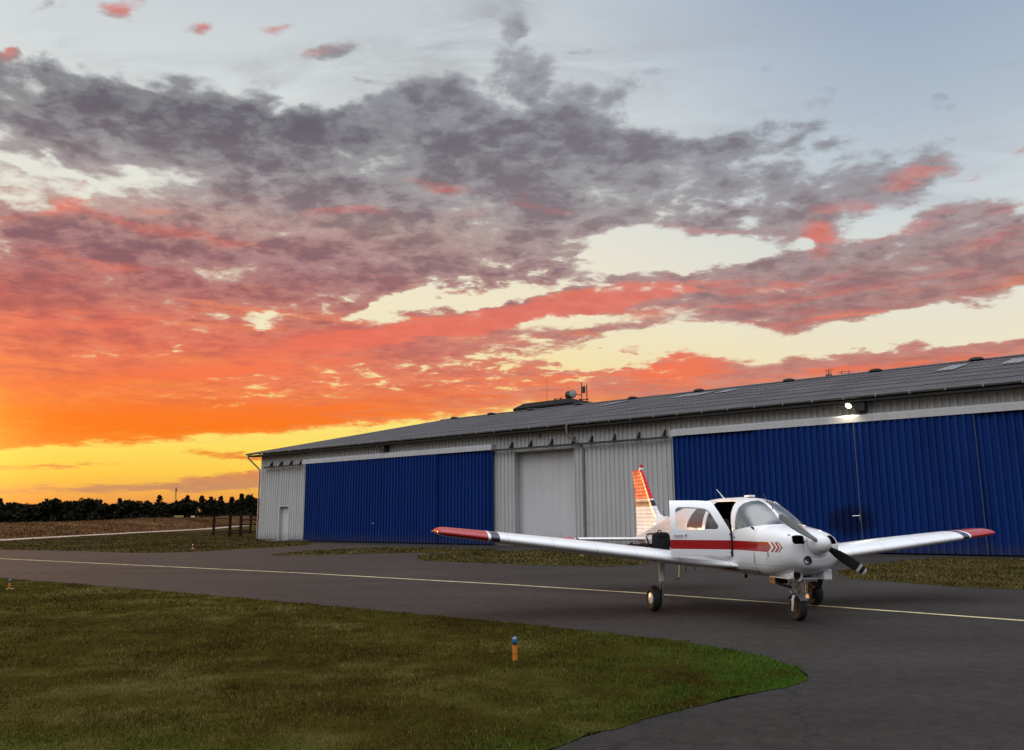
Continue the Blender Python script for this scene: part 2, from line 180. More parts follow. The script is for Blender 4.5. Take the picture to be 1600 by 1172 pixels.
# ------------------------------------------------------------------ mesh helpers
class MB:
    """collects shapes and links them as ONE mesh object"""
    def __init__(s): s.v = []; s.f = []; s.mi = []; s.cur = 0
    def addv(s, pts): i = len(s.v); s.v += [tuple(p) for p in pts]; return i
    def face(s, idx): s.f.append(tuple(idx)); s.mi.append(s.cur)
    def box(s, x0, x1, y0, y1, z0, z1):
        i = s.addv([(x0,y0,z0),(x1,y0,z0),(x1,y1,z0),(x0,y1,z0),(x0,y0,z1),(x1,y0,z1),(x1,y1,z1),(x0,y1,z1)])
        for q in ((0,3,2,1),(4,5,6,7),(0,1,5,4),(1,2,6,5),(2,3,7,6),(3,0,4,7)): s.face([i+k for k in q])
        return s
    def grid(s, P, close_u=False, close_v=False):
        """P[nu][nv] points"""
        nu, nv = len(P), len(P[0]); i = s.addv([p for r in P for p in r])
        for a in range(nu - (0 if close_u else 1)):
            for b in range(nv - (0 if close_v else 1)):
                a2, b2 = (a+1) % nu, (b+1) % nv
                s.face((i+a*nv+b, i+a2*nv+b, i+a2*nv+b2, i+a*nv+b2))
        return i
    def loft(s, rings, cap0=True, cap1=True):
        n = len(rings[0]); i = s.grid(rings, close_v=True)
        if cap0: s.face([i+k for k in range(n)])
        if cap1: s.face([i+(len(rings)-1)*n+k for k in reversed(range(n))])
        return s
    def tube(s, pts, r, n=10, cap=True):
        pts = [Vector(p) for p in pts]; rs = r if isinstance(r, (list, tuple)) else [r]*len(pts)
        rings = []; up = None
        for k, p in enumerate(pts):
            t = (pts[min(k+1, len(pts)-1)] - pts[max(k-1, 0)]).normalized()
            if up is None: up = Vector((0,0,1)) if abs(t.z) < .9 else Vector((1,0,0))
            a = t.cross(up).normalized(); b = t.cross(a).normalized(); up = -b if False else up
            rings.append([p + (a*math.cos(2*math.pi*j/n) + b*math.sin(2*math.pi*j/n))*rs[k] for j in range(n)])
        return s.loft(rings, cap, cap)
    def lathe(s, prof, o, axis=(0,0,1), n=24):
        """prof: (r, h) along axis from o"""
        ax = Vector(axis).normalized(); u = ax.orthogonal().normalized(); w = ax.cross(u); o = Vector(o)
        rings = [[o + ax*h + (u*math.cos(2*math.pi*j/n) + w*math.sin(2*math.pi*j/n))*max(r, 1e-4) for j in range(n)] for r, h in prof]
        return s.loft(rings, True, True)
    def prism(s, poly, d0, d1, axes=(0,2,1)):
        """polygon in two axes, thick along the third"""
        def mk(a, b, c): p = [0,0,0]; p[axes[0]] = a; p[axes[1]] = b; p[axes[2]] = c; return p
        n = len(poly); i = s.addv([mk(a,b,d0) for a,b in poly] + [mk(a,b,d1) for a,b in poly])
        s.face(range(i, i+n)); s.face(range(i+2*n-1, i+n-1, -1))
        for k in range(n): s.face((i+k, i+n+k, i+n+(k+1)%n, i+(k+1)%n))
        return s
    def ball(s, c, r, n=12, m=8):
        rx, ry, rz = r if isinstance(r, (list, tuple)) else (r,r,r)
        rings = [[(c[0]+rx*math.sin(math.pi*a/m)*math.cos(2*math.pi*b/n)+(1e-5 if a in (0,m) else 0)*math.cos(b), c[1]+ry*math.sin(math.pi*a/m)*math.sin(2*math.pi*b/n), c[2]+rz*math.cos(math.pi*a/m)) for b in range(n)] for a in range(m+1)]
        s.loft(rings, True, True); return s
    def build(s, name, mats, parent=None, smooth=False, bevel=0, subdiv=0, autosmooth=None, recalc=True):
        me = bpy.data.meshes.new(name); me.from_pydata(s.v, [], s.f)
        for m in (mats if isinstance(mats, (list, tuple)) else [mats]): me.materials.append(m)
        if any(s.mi): me.polygons.foreach_set('material_index', s.mi)
        if recalc:
            bm = bmesh.new(); bm.from_mesh(me); bmesh.ops.recalc_face_normals(bm, faces=bm.faces[:]); bm.to_mesh(me); bm.free()
        o = bpy.data.objects.new(name, me); COL.objects.link(o)
        if parent is not None: o.parent = parent
        if smooth:
            me.polygons.foreach_set('use_smooth', [True]*len(me.polygons))
            if smooth != 'all': me.set_sharp_from_angle(angle=R(autosmooth or 38))
        if bevel:
            b = o.modifiers.new('bevel', 'BEVEL'); b.width = bevel; b.segments = 2; b.limit_method = 'ANGLE'; b.angle_limit = R(40)
        if subdiv:
            q = o.modifiers.new('subd', 'SUBSURF'); q.levels = q.render_levels = subdiv
        me.update()
        return o
def np_mesh(name, v, tris, mat, attr=None, parent=None, smooth=False):
    """a mesh straight from numpy arrays (grass, leaves)"""
    v = np.asarray(v, np.float32); tris = np.asarray(tris, np.int32); k = tris.shape[1]
    me = bpy.data.meshes.new(name); me.vertices.add(len(v)); me.vertices.foreach_set('co', v.ravel())
    me.loops.add(tris.size); me.loops.foreach_set('vertex_index', tris.ravel())
    me.polygons.add(len(tris)); me.polygons.foreach_set('loop_start', np.arange(len(tris), dtype=np.int32)*k)
    me.polygons.foreach_set('loop_total', np.full(len(tris), k, np.int32))
    if attr is not None:
        a = me.attributes.new('rnd', 'FLOAT', 'POINT'); a.data.foreach_set('value', np.asarray(attr, np.float32))
    me.update(calc_edges=True); me.materials.append(mat)
    if smooth: me.polygons.foreach_set('use_smooth', np.ones(len(tris), bool))
    o = bpy.data.objects.new(name, me); COL.objects.link(o)
    if parent is not None: o.parent = parent
    return o
def tag(o, label=None, cat=None, group=None, kind=None):
    for k, v in (('label', label), ('category', cat), ('group', group), ('kind', kind)):
        if v: o[k] = v
    return o
def empty(name, loc=(0,0,0), rz=0.0):
    o = bpy.data.objects.new(name, None); COL.objects.link(o); o.location = loc; o.rotation_euler = (0,0,rz); o.empty_display_size = .2
    return o
def copy_tree(o, parent=None):
    c = o.copy(); COL.objects.link(c)
    if parent is not None: c.parent = parent
    for ch in list(o.children): copy_tree(ch, c)
    return c
def pchip(xs, ys, x):
    xs = np.array(xs, float); ys = np.array(ys, float); x = np.asarray(x, float)
    h = np.diff(xs); d = np.diff(ys)/h; m = np.zeros_like(ys)
    m[0], m[-1] = d[0], d[-1]
    for i in range(1, len(xs)-1):
        if d[i-1]*d[i] > 0: m[i] = 2*d[i-1]*d[i]/(d[i-1]+d[i])
    k = np.clip(np.searchsorted(xs, x)-1, 0, len(xs)-2); t = (x-xs[k])/h[k]
    return (2*t**3-3*t**2+1)*ys[k]+(t**3-2*t**2+t)*h[k]*m[k]+(-2*t**3+3*t**2)*ys[k+1]+(t**3-t**2)*h[k]*m[k+1]
def sstep(x, a, b): t = np.clip((x-a)/(b-a), 0, 1); return t*t*(3-2*t)

# ------------------------------------------------------------------ materials
def new_mat(name):
    m = bpy.data.materials.new(name); m.use_nodes = True; m.node_tree.nodes.clear()
    n = NT(m.node_tree); b = n.n.new('ShaderNodeBsdfPrincipled'); o = n.n.new('ShaderNodeOutputMaterial')
    n.l.new(b.outputs[0], o.inputs[0]); return m, n, b
def setp(n, b, **k):
    nm = dict(base='Base Color', rough='Roughness', metal='Metallic', spec='Specular IOR Level', coat='Coat Weight', coatr='Coat Roughness', alpha='Alpha', trans='Transmission Weight', ior='IOR', normal='Normal', emit='Emission Color', es='Emission Strength', sheen='Sheen Weight')
    for q, v in k.items():
        s = b.inputs[nm[q]]
        if q in ('base','emit') and not isinstance(v, bpy.types.NodeSocket): v = tuple(v) + (1.0,) if len(v) == 3 else v
        n._in(s, v)
def objc(n): return n.n.new('ShaderNodeTexCoord').outputs['Object']
def wpos(n): return n.n.new('ShaderNodeNewGeometry').outputs['Position']
def bump(n, h, strength=.3, dist=.01):
    k = n.n.new('ShaderNodeBump'); k.inputs['Strength'].default_value = strength; k.inputs['Distance'].default_value = dist
    n.l.new(h, k.inputs['Height']); return k.outputs[0]
def plain(name, col, rough=.5, metal=0.0, spec=.5, vary=.12, scale=6.0, coat=0.0, bumps=0.0):
    """a solid colour with slight uneven wear"""
    m, n, b = new_mat(name); c = objc(n)
    f = n.noise(c, scale, 6, .6)
    k = n.rng(f, .3, .7, 1-vary, 1+vary)
    base = n.mix(1.0, tuple(col)+(1,), n.vec(k, k, k), 'MULTIPLY')
    setp(n, b, base=base, rough=n.rng(n.noise(c, scale*2.3, 4), .3, .7, max(rough-.08, .02), min(rough+.1, 1)), metal=metal, spec=spec, coat=coat)
    if bumps: setp(n, b, normal=bump(n, n.noise(c, scale*8, 4), bumps, .004))
    return m
M = {}
M['black_rubber'] = plain('black_rubber', (.012,.012,.013), .75, spec=.3)
M['black_metal'] = plain('black_metal', (.015,.015,.016), .5)
M['black_trim'] = plain('black_trim', (.014,.013,.014), .8, spec=.12)
M['chrome'] = plain('chrome', (.72,.72,.74), .16, 1.0, vary=.05)
M['steel'] = plain('steel', (.35,.35,.36), .38, .85)
M['zinc'] = plain('zinc', (.33,.33,.34), .5, .6, vary=.2)
M['white_part'] = plain('white_part', (.74,.745,.76), .28, coat=.3, vary=.04)
M['dark_fabric'] = plain('dark_fabric', (.010,.010,.012), .95, spec=.15, vary=.35, scale=14, bumps=.5)
M['grey_fabric'] = plain('grey_fabric', (.16,.16,.17), .9, spec=.2)
M['seat_cloth'] = plain('seat_cloth', (.075,.06,.055), .9, spec=.2, scale=10)
M['cabin_trim'] = plain('cabin_trim', (.035,.034,.036), .85)
M['tag_grey'] = plain('tag_grey', (.26,.26,.32), .5)
M['timber_dark'] = plain('timber_dark', (.020,.013,.010), .9, spec=.05, vary=.3)
M['concrete'] = plain('concrete', (.14,.13,.12), .9, vary=.25, scale=3)
M['red_plastic'] = plain('red_plastic', (.35,.02,.015), .25)
M['stone_white'] = plain('stone_white', (.55,.53,.48), .8)
# aircraft white paint with the red cheat line and its chevrons
def fuselage_paint():
    m, n, b = new_mat('fuselage_paint'); c = objc(n); x, y, z = n.xyz(c)[0:3]
    zm = n.m('ABSOLUTE', n.sub(z, STR_Z)); inb = n.m('LESS_THAN', zm, STR_H)
    u = n.m('MULTIPLY_ADD', zm, 1.05, x)
    red = n.m('LESS_THAN', u, CH0)
    for a, w in CHEV: red = n.m('MAXIMUM', red, n.mul(n.m('GREATER_THAN', u, a), n.m('LESS_THAN', u, a + w)))
    red = n.mul(n.mul(red, inb), n.m('GREATER_THAN', x, -.95))
    dirt = n.noise(n.mapping(c, scale=(1.2, 4, 2.2)), 2.0, 6, .6)
    k = n.rng(dirt, .35, .7, 1.0, .93)
    white = n.mix(1.0, (.80, .805, .825, 1), n.vec(k, k, k), 'MULTIPLY')
    # panel seams and a few rivet rows
    seam = 0.0
    for sx in SEAMS: seam = n.m('MAXIMUM', seam, n.m('LESS_THAN', n.m('ABSOLUTE', n.sub(x, sx)), .0035))
    for sz in (1.292, .80): seam = n.m('MAXIMUM', seam, n.mul(n.m('LESS_THAN', n.m('ABSOLUTE', n.sub(z, sz)), .003), n.m('LESS_THAN', x, 2.35 if sz < 1 else -.05)))
    oil = n.mul(n.step(n.noise(n.mapping(c, scale=(.8, 3, 6)), 3.0, 5, .6), .52, .75), n.mul(n.step(x, .6, 1.8), n.sub(1.0, n.step(z, .66, .92))))
    white = n.mix(n.mul(oil, .35), white, (.25, .22, .19, 1))
    base = n.mix(n.mul(seam, .6), n.mix(red, white, (.36, .010, .012, 1)), (.12, .12, .13, 1))
    setp(n, b, base=base, rough=n.rng(n.noise(c, 5, 4), .3, .7, .16, .26), coat=.6, coatr=.06, spec=.5)
    setp(n, b, normal=bump(n, n.noise(n.mapping(c, scale=(1.5, 1, 2.5)), 2.2, 2, .4), .10, .02))
    return m
def band_paint(name, axis, bands, bumpwave=None):
    """white paint with bands of colour at |coordinate| >= start"""
    m, n, b = new_mat(name); c = objc(n); co = n.m('ABSOLUTE', n.xyz(c)[axis]); ox = n.xyz(c)[0]
    dirt = n.noise(n.mapping(c, scale=(5, 1.0, 2)), 1.7, 5, .6); k = n.rng(dirt, .35, .7, 1.0, .92)
    base = n.mix(1.0, (.80, .805, .825, 1), n.vec(k, k, k), 'MULTIPLY')
    for st, colr in bands: base = n.mix(n.m('GREATER_THAN', co, st), base, tuple(colr) + (1,))
    h = n.mul(n.noise(c, 2.2, 2, .4), .6)
    if axis == 1:
        seam = 0.0
        for q in (.62, 1.30, 2.05, 2.72, 3.45, 4.20, 4.97): seam = n.m('MAXIMUM', seam, n.m('LESS_THAN', n.m('ABSOLUTE', n.sub(co, q)), .004))
        for q in (.30, -.12, -.50): seam = n.m('MAXIMUM', seam, n.m('LESS_THAN', n.m('ABSOLUTE', n.sub(ox, q)), .004))
        base = n.mix(n.mul(seam, .55), base, (.16,.16,.17,1))
    if bumpwave:
        w = n.m('POWER', n.m('ABSOLUTE', n.m('SINE', n.mul(n.xyz(c)[bumpwave[0]], math.pi / bumpwave[1]))), 7.0)
        h = n.add(h, n.mul(w, bumpwave[2]))
        base = n.mix(n.mul(n.step(w, .55, .95), .55), base, n.mix(1.0, base, (.35,.33,.36,1), 'MULTIPLY'))
    setp(n, b, base=base, rough=n.rng(n.noise(c, 5, 4), .3, .7, .18, .30), coat=.25 if not bumpwave else 0.0, coatr=.12, spec=.5 if not bumpwave else .16, normal=bump(n, h, .22, .02))
    return m
RED = (.36, .012, .016); NAVY = (.012, .022, .06); WHT = (.8, .8, .82)
def glass(name, tint=(.9,.92,.94), refl=1.0, fres=1.5):
    m = bpy.data.materials.new(name); m.use_nodes = True; m.node_tree.nodes.clear(); n = NT(m.node_tree)
    tr = n.n.new('ShaderNodeBsdfTransparent'); tr.inputs[0].default_value = tuple(tint)+(1,)
    gl = n.n.new('ShaderNodeBsdfGlossy'); gl.inputs['Roughness'].default_value = .03; gl.inputs[0].default_value = (refl,refl,refl,1)
    fr = n.n.new('ShaderNodeFresnel'); fr.inputs[0].default_value = fres
    mx = n.n.new('ShaderNodeMixShader'); n.l.new(fr.outputs[0], mx.inputs[0]); n.l.new(tr.outputs[0], mx.inputs[1]); n.l.new(gl.outputs[0], mx.inputs[2])
    o = n.n.new('ShaderNodeOutputMaterial'); n.l.new(mx.outputs[0], o.inputs[0]); return m
M['screen_glass'] = glass('screen_glass', (.72,.75,.78), 1.0, 2.8)
M['screen_glass_bright'] = glass('screen_glass_bright', (.72,.75,.78), 1.0, 4.0)
M['cabin_glass'] = glass('cabin_glass', (.80,.82,.84), 1.0, 1.55)

# ------------------------------------------------------------------ ground
HA = Vector((6.479, 40.0, 0)); HD = R(-39.51)
HX = Vector((math.cos(HD), math.sin(HD), 0)); HN = Vector((HX.y, -HX.x, 0))     # along the hangar wall, and out from it towards the taxiway
def hp(s, t, z=0.0): return HA + HX*s + HN*t + Vector((0,0,z))
def grass_mat(name, cols, patch, dry, blade=False, sat=1.0):
    m, n, b = new_mat(name); p = wpos(n)
    big = n.noise(p, patch, 6, .62); mid = n.noise(n.mapping(p, (9,4,0)), patch*4.3, 5, .65); fin = n.noise(p, 26, 4, .7)
    f = n.add(n.add(n.mul(big, .6), n.mul(mid, .32)), n.mul(fin, .12))
    base = n.ramp(f, [(.40, cols[0]), (.48, cols[1]), (.535, cols[2]), (.63, cols[3])])
    # greener and lusher towards the tip of the lawn on the right
    px, py = n.xyz(p)[0:2]
    lush = n.step(n.add(n.add(px, n.mul(n.sub(py, 9.0), -.22)), n.mul(n.sub(mid, .5), 2.2)), *dry)
    edge_g = n.mul(n.mul(n.sub(1.0, n.step(py, 5.4, 7.0)), .6), n.step(n.noise(n.mapping(p, (3,3,0)), .8, 4), .42, .58))
    lush = n.m('MAXIMUM', lush, edge_g) if dry[0] < 100 else lush
    lush = n.m('MULTIPLY', lush, n.step(n.add(big, n.mul(n.sub(mid,.5),.6)), .26, .50), clamp=True)
    base = n.mix(n.mul(lush, .85), base, (.030, .072, .009, 1))
    if blade:
        a = n.n.new('ShaderNodeAttribute'); a.attribute_name = 'rnd'; r = a.outputs['Fac']
        k = n.rng(r, 0, 1, .30, 1.75); base = n.mix(1.0, base, n.vec(k, k, k), 'MULTIPLY')
        straw = n.mul(n.m('GREATER_THAN', r, .93), n.sub(1.0, n.mul(lush, .7)))
        base = n.mix(n.mul(straw, .6), base, (.22, .17, .085, 1))
    setp(n, b, base=base, rough=.95, spec=.0)
    if not blade: setp(n, b, normal=bump(n, n.add(n.noise(p, 40, 4, .7), n.mul(mid, .8)), .9, .03))
    return m
LAWN = [(.042,.029,.0075), (.056,.043,.0095), (.068,.058,.012), (.125,.098,.032)]
M['lawn_soil'] = grass_mat('lawn_soil', [tuple(v*.75 for v in c) for c in LAWN], .45, (1.2, 3.4))
M['lawn_blade'] = grass_mat('lawn_blade', LAWN, .45, (-1.2, 2.2), True)
VERGE = [(.040,.034,.013), (.062,.052,.018), (.085,.070,.024), (.11,.085,.034)]
M['verge_soil'] = grass_mat('verge_soil', [tuple(v*.8 for v in c) for c in VERGE], .5, (300, 400))
M['verge_blade'] = grass_mat('verge_blade', VERGE, .5, (300, 400), True)
FIELD = [(.045,.021,.009), (.075,.038,.017), (.10,.052,.024), (.14,.078,.038)]
M['field_soil'] = grass_mat('field_soil', FIELD, .05, (9000, 9100))
M['field_blade'] = grass_mat('field_blade', [tuple(min(v*1.5,1) for v in c) for c in FIELD], .05, (9000, 9100), True)

def asphalt():
    m, n, b = new_mat('asphalt'); p = wpos(n)
    grain = n.noise(p, 30, 5, .8); patch = n.noise(n.mapping(p, rot=(0,0,HD), scale=(.5,1.6,1)), .32, 6, .6); mid = n.noise(p, 5.5, 6, .7)
    stones = n.voro(p, 70)
    f = n.add(n.add(n.mul(patch, .30), n.mul(mid, .32)), n.mul(grain, .38))
    base = n.ramp(f, [(.36, (.0115,.0095,.0090)), (.47, (.023,.0195,.0183)), (.56, (.034,.0293,.0272)), (.66, (.058,.050,.046))])
    # lane joints running with the taxiway and a few wandering cracks
    wob = n.mul(n.sub(n.noise(p, .7, 3), .5), .5)
    rp = n.xyz(n.mapping(p, rot=(0,0,-HD)))
    lane = n.m('ABSOLUTE', n.sub(n.m('FRACT', n.m('DIVIDE', n.add(rp[1], n.mul(wob, .15)), 4.2)), .5))
    lane = n.mul(n.m('LESS_THAN', lane, .0030), n.step(n.noise(p, .9, 3), .45, .6))
    wp = n.vmath('ADD', p, n.vmath('SCALE', n.noise(p, 1.1, 5, .6, out=1), (0,0,0)))
    nd = n.n.new('ShaderNodeVectorMath'); nd.operation = 'SCALE'; n.l.new(n.noise(p, .9, 6, .65, out=1), nd.inputs[0]); nd.inputs['Scale'].default_value = 1.6
    wp = n.vmath('ADD', p, nd.outputs[0])
    ck = n.voro(n.mapping(wp, scale=(1,1,0)), .26, 'DISTANCE_TO_EDGE')
    crack = n.mul(n.sub(1.0, n.step(ck, .002, .0075)), n.step(n.noise(n.mapping(p, (31,7,0)), .35, 2), .44, .56))
    dark = n.m('MAXIMUM', n.mul(lane, .3), n.mul(crack, .7))
    base = n.mix(dark, base, (.010,.010,.010,1))
    oil = n.step(n.noise(n.mapping(p, (4,12,0)), 1.3, 3, .5), .68, .78)
    base = n.mix(n.mul(oil, .35), base, (.018,.017,.018,1))
    setp(n, b, base=base, rough=n.rng(f, .4, .7, .95, .85), spec=.18)
    h = n.sub(n.add(n.mul(grain, .5), n.mul(stones, .6)), n.mul(dark, 1.2))
    setp(n, b, normal=bump(n, h, .55, .006)); return m
M['asphalt'] = asphalt()
def line_paint():
    m, n, b = new_mat('line_paint'); p = wpos(n)
    w = n.step(n.add(n.noise(p, 60, 4, .8), n.mul(n.sub(n.noise(p, 3, 4), .5), .5)), .36, .50)
    k = n.rng(n.noise(p, 1.2, 5), .3, .7, .75, 1.05)
    setp(n, b, base=n.mix(w, (.09,.08,.07,1), n.mix(1.0, (.62,.52,.27,1), n.vec(k,k,k), 'MULTIPLY')), rough=.8); return m
M['line_paint'] = line_paint()

def poly_sheet(name, poly, z, mat, cell=None, kind='structure', zf=None):
    bm = bmesh.new(); vs = [bm.verts.new((p[0], p[1], z)) for p in poly]; bm.faces.new(vs)
    bmesh.ops.triangulate(bm, faces=bm.faces[:])
    bmesh.ops.recalc_face_normals(bm, faces=bm.faces[:])
    if bm.faces[0].normal.z < 0: bmesh.ops.reverse_faces(bm, faces=bm.faces[:])
    me = bpy.data.meshes.new(name); bm.to_mesh(me); bm.free(); me.materials.append(mat)
    o = bpy.data.objects.new(name, me); COL.objects.link(o); return tag(o, kind=kind)
# base terrain to the horizon: flat near, the dry field swelling into a low bank on the left
PATH = [(-32,-60), (-34,0), (-37,34), (-41.6,66), (-45.5,100), (-48.5,130), (-56,165), (-63,200), (-80,270), (-110,380), (-200,600)]
CREST = [(-66,-60,.5), (-66,0,.55), (-66,50,.6), (-69,110,.80), (-72,150,1.40), (-77,205,1.9), (-84,262,2.35), (-104,330,2.4), (-140,440,2.4), (-240,640,2.4)]
def on_poly(tab, y): return np.interp(y, [q[1] for q in tab], [q[0] for q in tab])
def terrain_h(x, y):
    x = np.asarray(x, float); y = np.asarray(y, float)
    xp = on_poly(PATH, y) - 1.6; xc = on_poly(CREST, y); hc = np.interp(y, [q[1] for q in CREST], [q[2] for q in CREST])
    t = (xp - x) / np.maximum(xp - xc, 5)
    rough = .10*np.sin(x*.23+y*.11) + .07*np.sin(x*.51-y*.37+1.3)
    up = sstep(t, 0.05, 1.0)*hc + rough*sstep(t, .3, .9)
    down = sstep(t, 1.0, 2.2)*(hc - .5)
    return np.where(t > 0, up - down, 0.0)
gx = np.unique(np.concatenate([np.linspace(-3500,-300,18), np.linspace(-300,-130,35), np.linspace(-130,-28,150), np.linspace(-28,60,8), np.linspace(60,3500,14)]))
gy = np.unique(np.concatenate([np.linspace(-1500,-60,10), np.linspace(-60,300,150), np.linspace(300,640,50), np.linspace(640,5000,20)]))
XX, YY = np.meshgrid(gx, gy, indexing='ij'); ZZ = terrain_h(XX, YY) - .03
nv = len(gy); idx = (np.arange(len(gx)-1)[:,None]*nv + np.arange(nv-1)[None,:]).ravel()
ground = np_mesh('ground', np.stack([XX, YY, ZZ], -1).reshape(-1,3), np.stack([idx, idx+nv, idx+nv+1, idx+1], 1), M['field_soil'], smooth=True); tag(ground, kind='structure')
# mown airfield grass between path and taxiway, left of the hangar
mown = [(-27.8,44.9), (-22.2,42.2), (-18.3,39.4), (-16.6,39.0), (-15.3,40.3), (-13.6,44.0), (-12.0,48.5), (-12.5,54), (-17.5,61.5), (-19,80), (-25,110), (-36,150), (-52,198), (-61.2,200), (-54.4,165), (-47,130), (-44,100), (-40.1,66), (-38.6,53)]
DULL = [(.030,.020,.008), (.045,.032,.011), (.056,.042,.014), (.075,.055,.022)]
M['airfield_soil'] = grass_mat('airfield_soil', DULL, .2, (300, 400)); M['airfield_blade'] = grass_mat('airfield_blade', DULL, .2, (300, 400), True)
poly_sheet('airfield_grass', mown, -.012, M['airfield_soil'])
pm = MB(); ring = []
for k, (x, y) in enumerate(PATH): ring.append([(x+1.3, y, -.008), (x-1.3, y, -.008)])
pm.grid(ring); M['path_gravel'] = plain('path_gravel', (.30,.24,.20), .95, vary=.2, scale=.6)
path = pm.build('path', M['path_gravel'], recalc=True); tag(path, kind='structure')
# taxiway and apron: one sheet of asphalt
LAWN_EDGE = [(-60,58), (-30,35.4), (-20,27.6), (-14.05,22.9), (-11.8,21.4), (-8.2,18.8), (-5.1,16.5), (-2.95,14.9), (-1.06,13.4), (-.03,12.6), (.88,11.8), (1.66,11.15), (2.15,10.65), (2.55,9.95), (2.80,9.45), (2.93,8.9), (2.92,8.45), (2.78,8.15), (2.47,7.87), (1.60,7.2), (.98,6.68), (.44,6.15), (.22,5.85), (-.6,4.9), (-1.8,3.4), (-3.2,1.4), (-4.6,-1.0)]
taxi = [(-92,84), (-60,65.6), (-38.6,52.4), (-27.8,44.9), (-22.2,42.2), (-18.3,39.4), (-16.6,39.0), (-15.3,40.3), (-13.6,44.0), (-12.0,48.5)]
taxi += [tuple(hp(s, -.02)[:2]) for s in (-26.5, 45)] + [tuple(hp(s, t)[:2]) for s, t in ((60, 6), (90, 60), (20, 70))] + [(-4.6,-1.0)]
taxi = taxi + LAWN_EDGE[::-1][1:] + [(-92,79)]
poly_sheet('taxiway', taxi, 0.0, M['asphalt'])
ln = MB()
Lp = [(-60,61.0), (-40,47.3), (-21.3,34.46), (-5.93,23.97), (-.03,19.46), (2.6,17.2), (5.05,14.85), (7.52,12.43), (12,8.0), (18,2.0)]
ring = []
for k, p in enumerate(Lp):
    a = Vector(Lp[max(k-1,0)]); c = Vector(Lp[min(k+1,len(Lp)-1)]); d = (c-a).normalized(); nn = Vector((-d.y, d.x))*.065
    ring.append([(p[0]+nn.x, p[1]+nn.y, .004), (p[0]-nn.x, p[1]-nn.y, .004)])
ln.grid(ring); tag(ln.build('centre_line_marking', M['line_paint']), kind='structure')
# grass islands: the big lawn in front, strips in front of the hangar
def ragged(poly, amp, step, seed=1):
    rs = random.Random(seed); out = []
    for a, b in zip(poly[:-1], poly[1:]):
        L = math.hypot(b[0]-a[0], b[1]-a[1]); n = max(1, min(60, int(L/step))) if L < 40 else 1
        for k in range(n):
            q = k/n; out.append((a[0]+(b[0]-a[0])*q + rs.gauss(0, amp), a[1]+(b[1]-a[1])*q + rs.gauss(0, amp)))
    return out + [poly[-1]]
lawn = ragged(LAWN_EDGE, .028, .16) + [(-30,-1), (-60,20)]
poly_sheet('lawn', lawn, .005, M['lawn_soil'])
STRIP_L = [(-10.34, 35.55), (-10.08, 39.36), (-8.52, 42.14), (-6.09, 43.38), (-3.31, 41.98), (-1.01, 40.74), (-0.8, 38.45), (-2.95, 37.45), (-5.22, 37.18), (-7.33, 36.26), (-8.62, 34.72)]
STRIP_M = [(-3.4,30.4),(-3.9,34.5),(-2.4,37.4),(.9,38.6),(3.1,39.8),(4.6,37.2),(5.8,33.4),(5.9,30.0),(4.35,27.3),(3.1,26.0),(.8,27.1),(-.9,28.4)]
STRIP_R = [(8.35,21.4),(8.55,22.3),(10.4,25.0),(12.8,27.7),(15.3,29.6),(17.6,27.8),(24,22.4),(34,14.2),(33,4.4),(22,10.4),(14.5,14.9),(10.6,17.3),(9.65,18.1),(8.85,19.4),(8.4,20.6)]
STRIP_L, STRIP_M, STRIP_R = [ragged(P + P[:1], .07, .4, k)[:-1] for k, P in enumerate((STRIP_L, STRIP_M, STRIP_R))]
for P in (STRIP_L, STRIP_M, STRIP_R): poly_sheet('grass_strip', P, .006, M['verge_soil'])

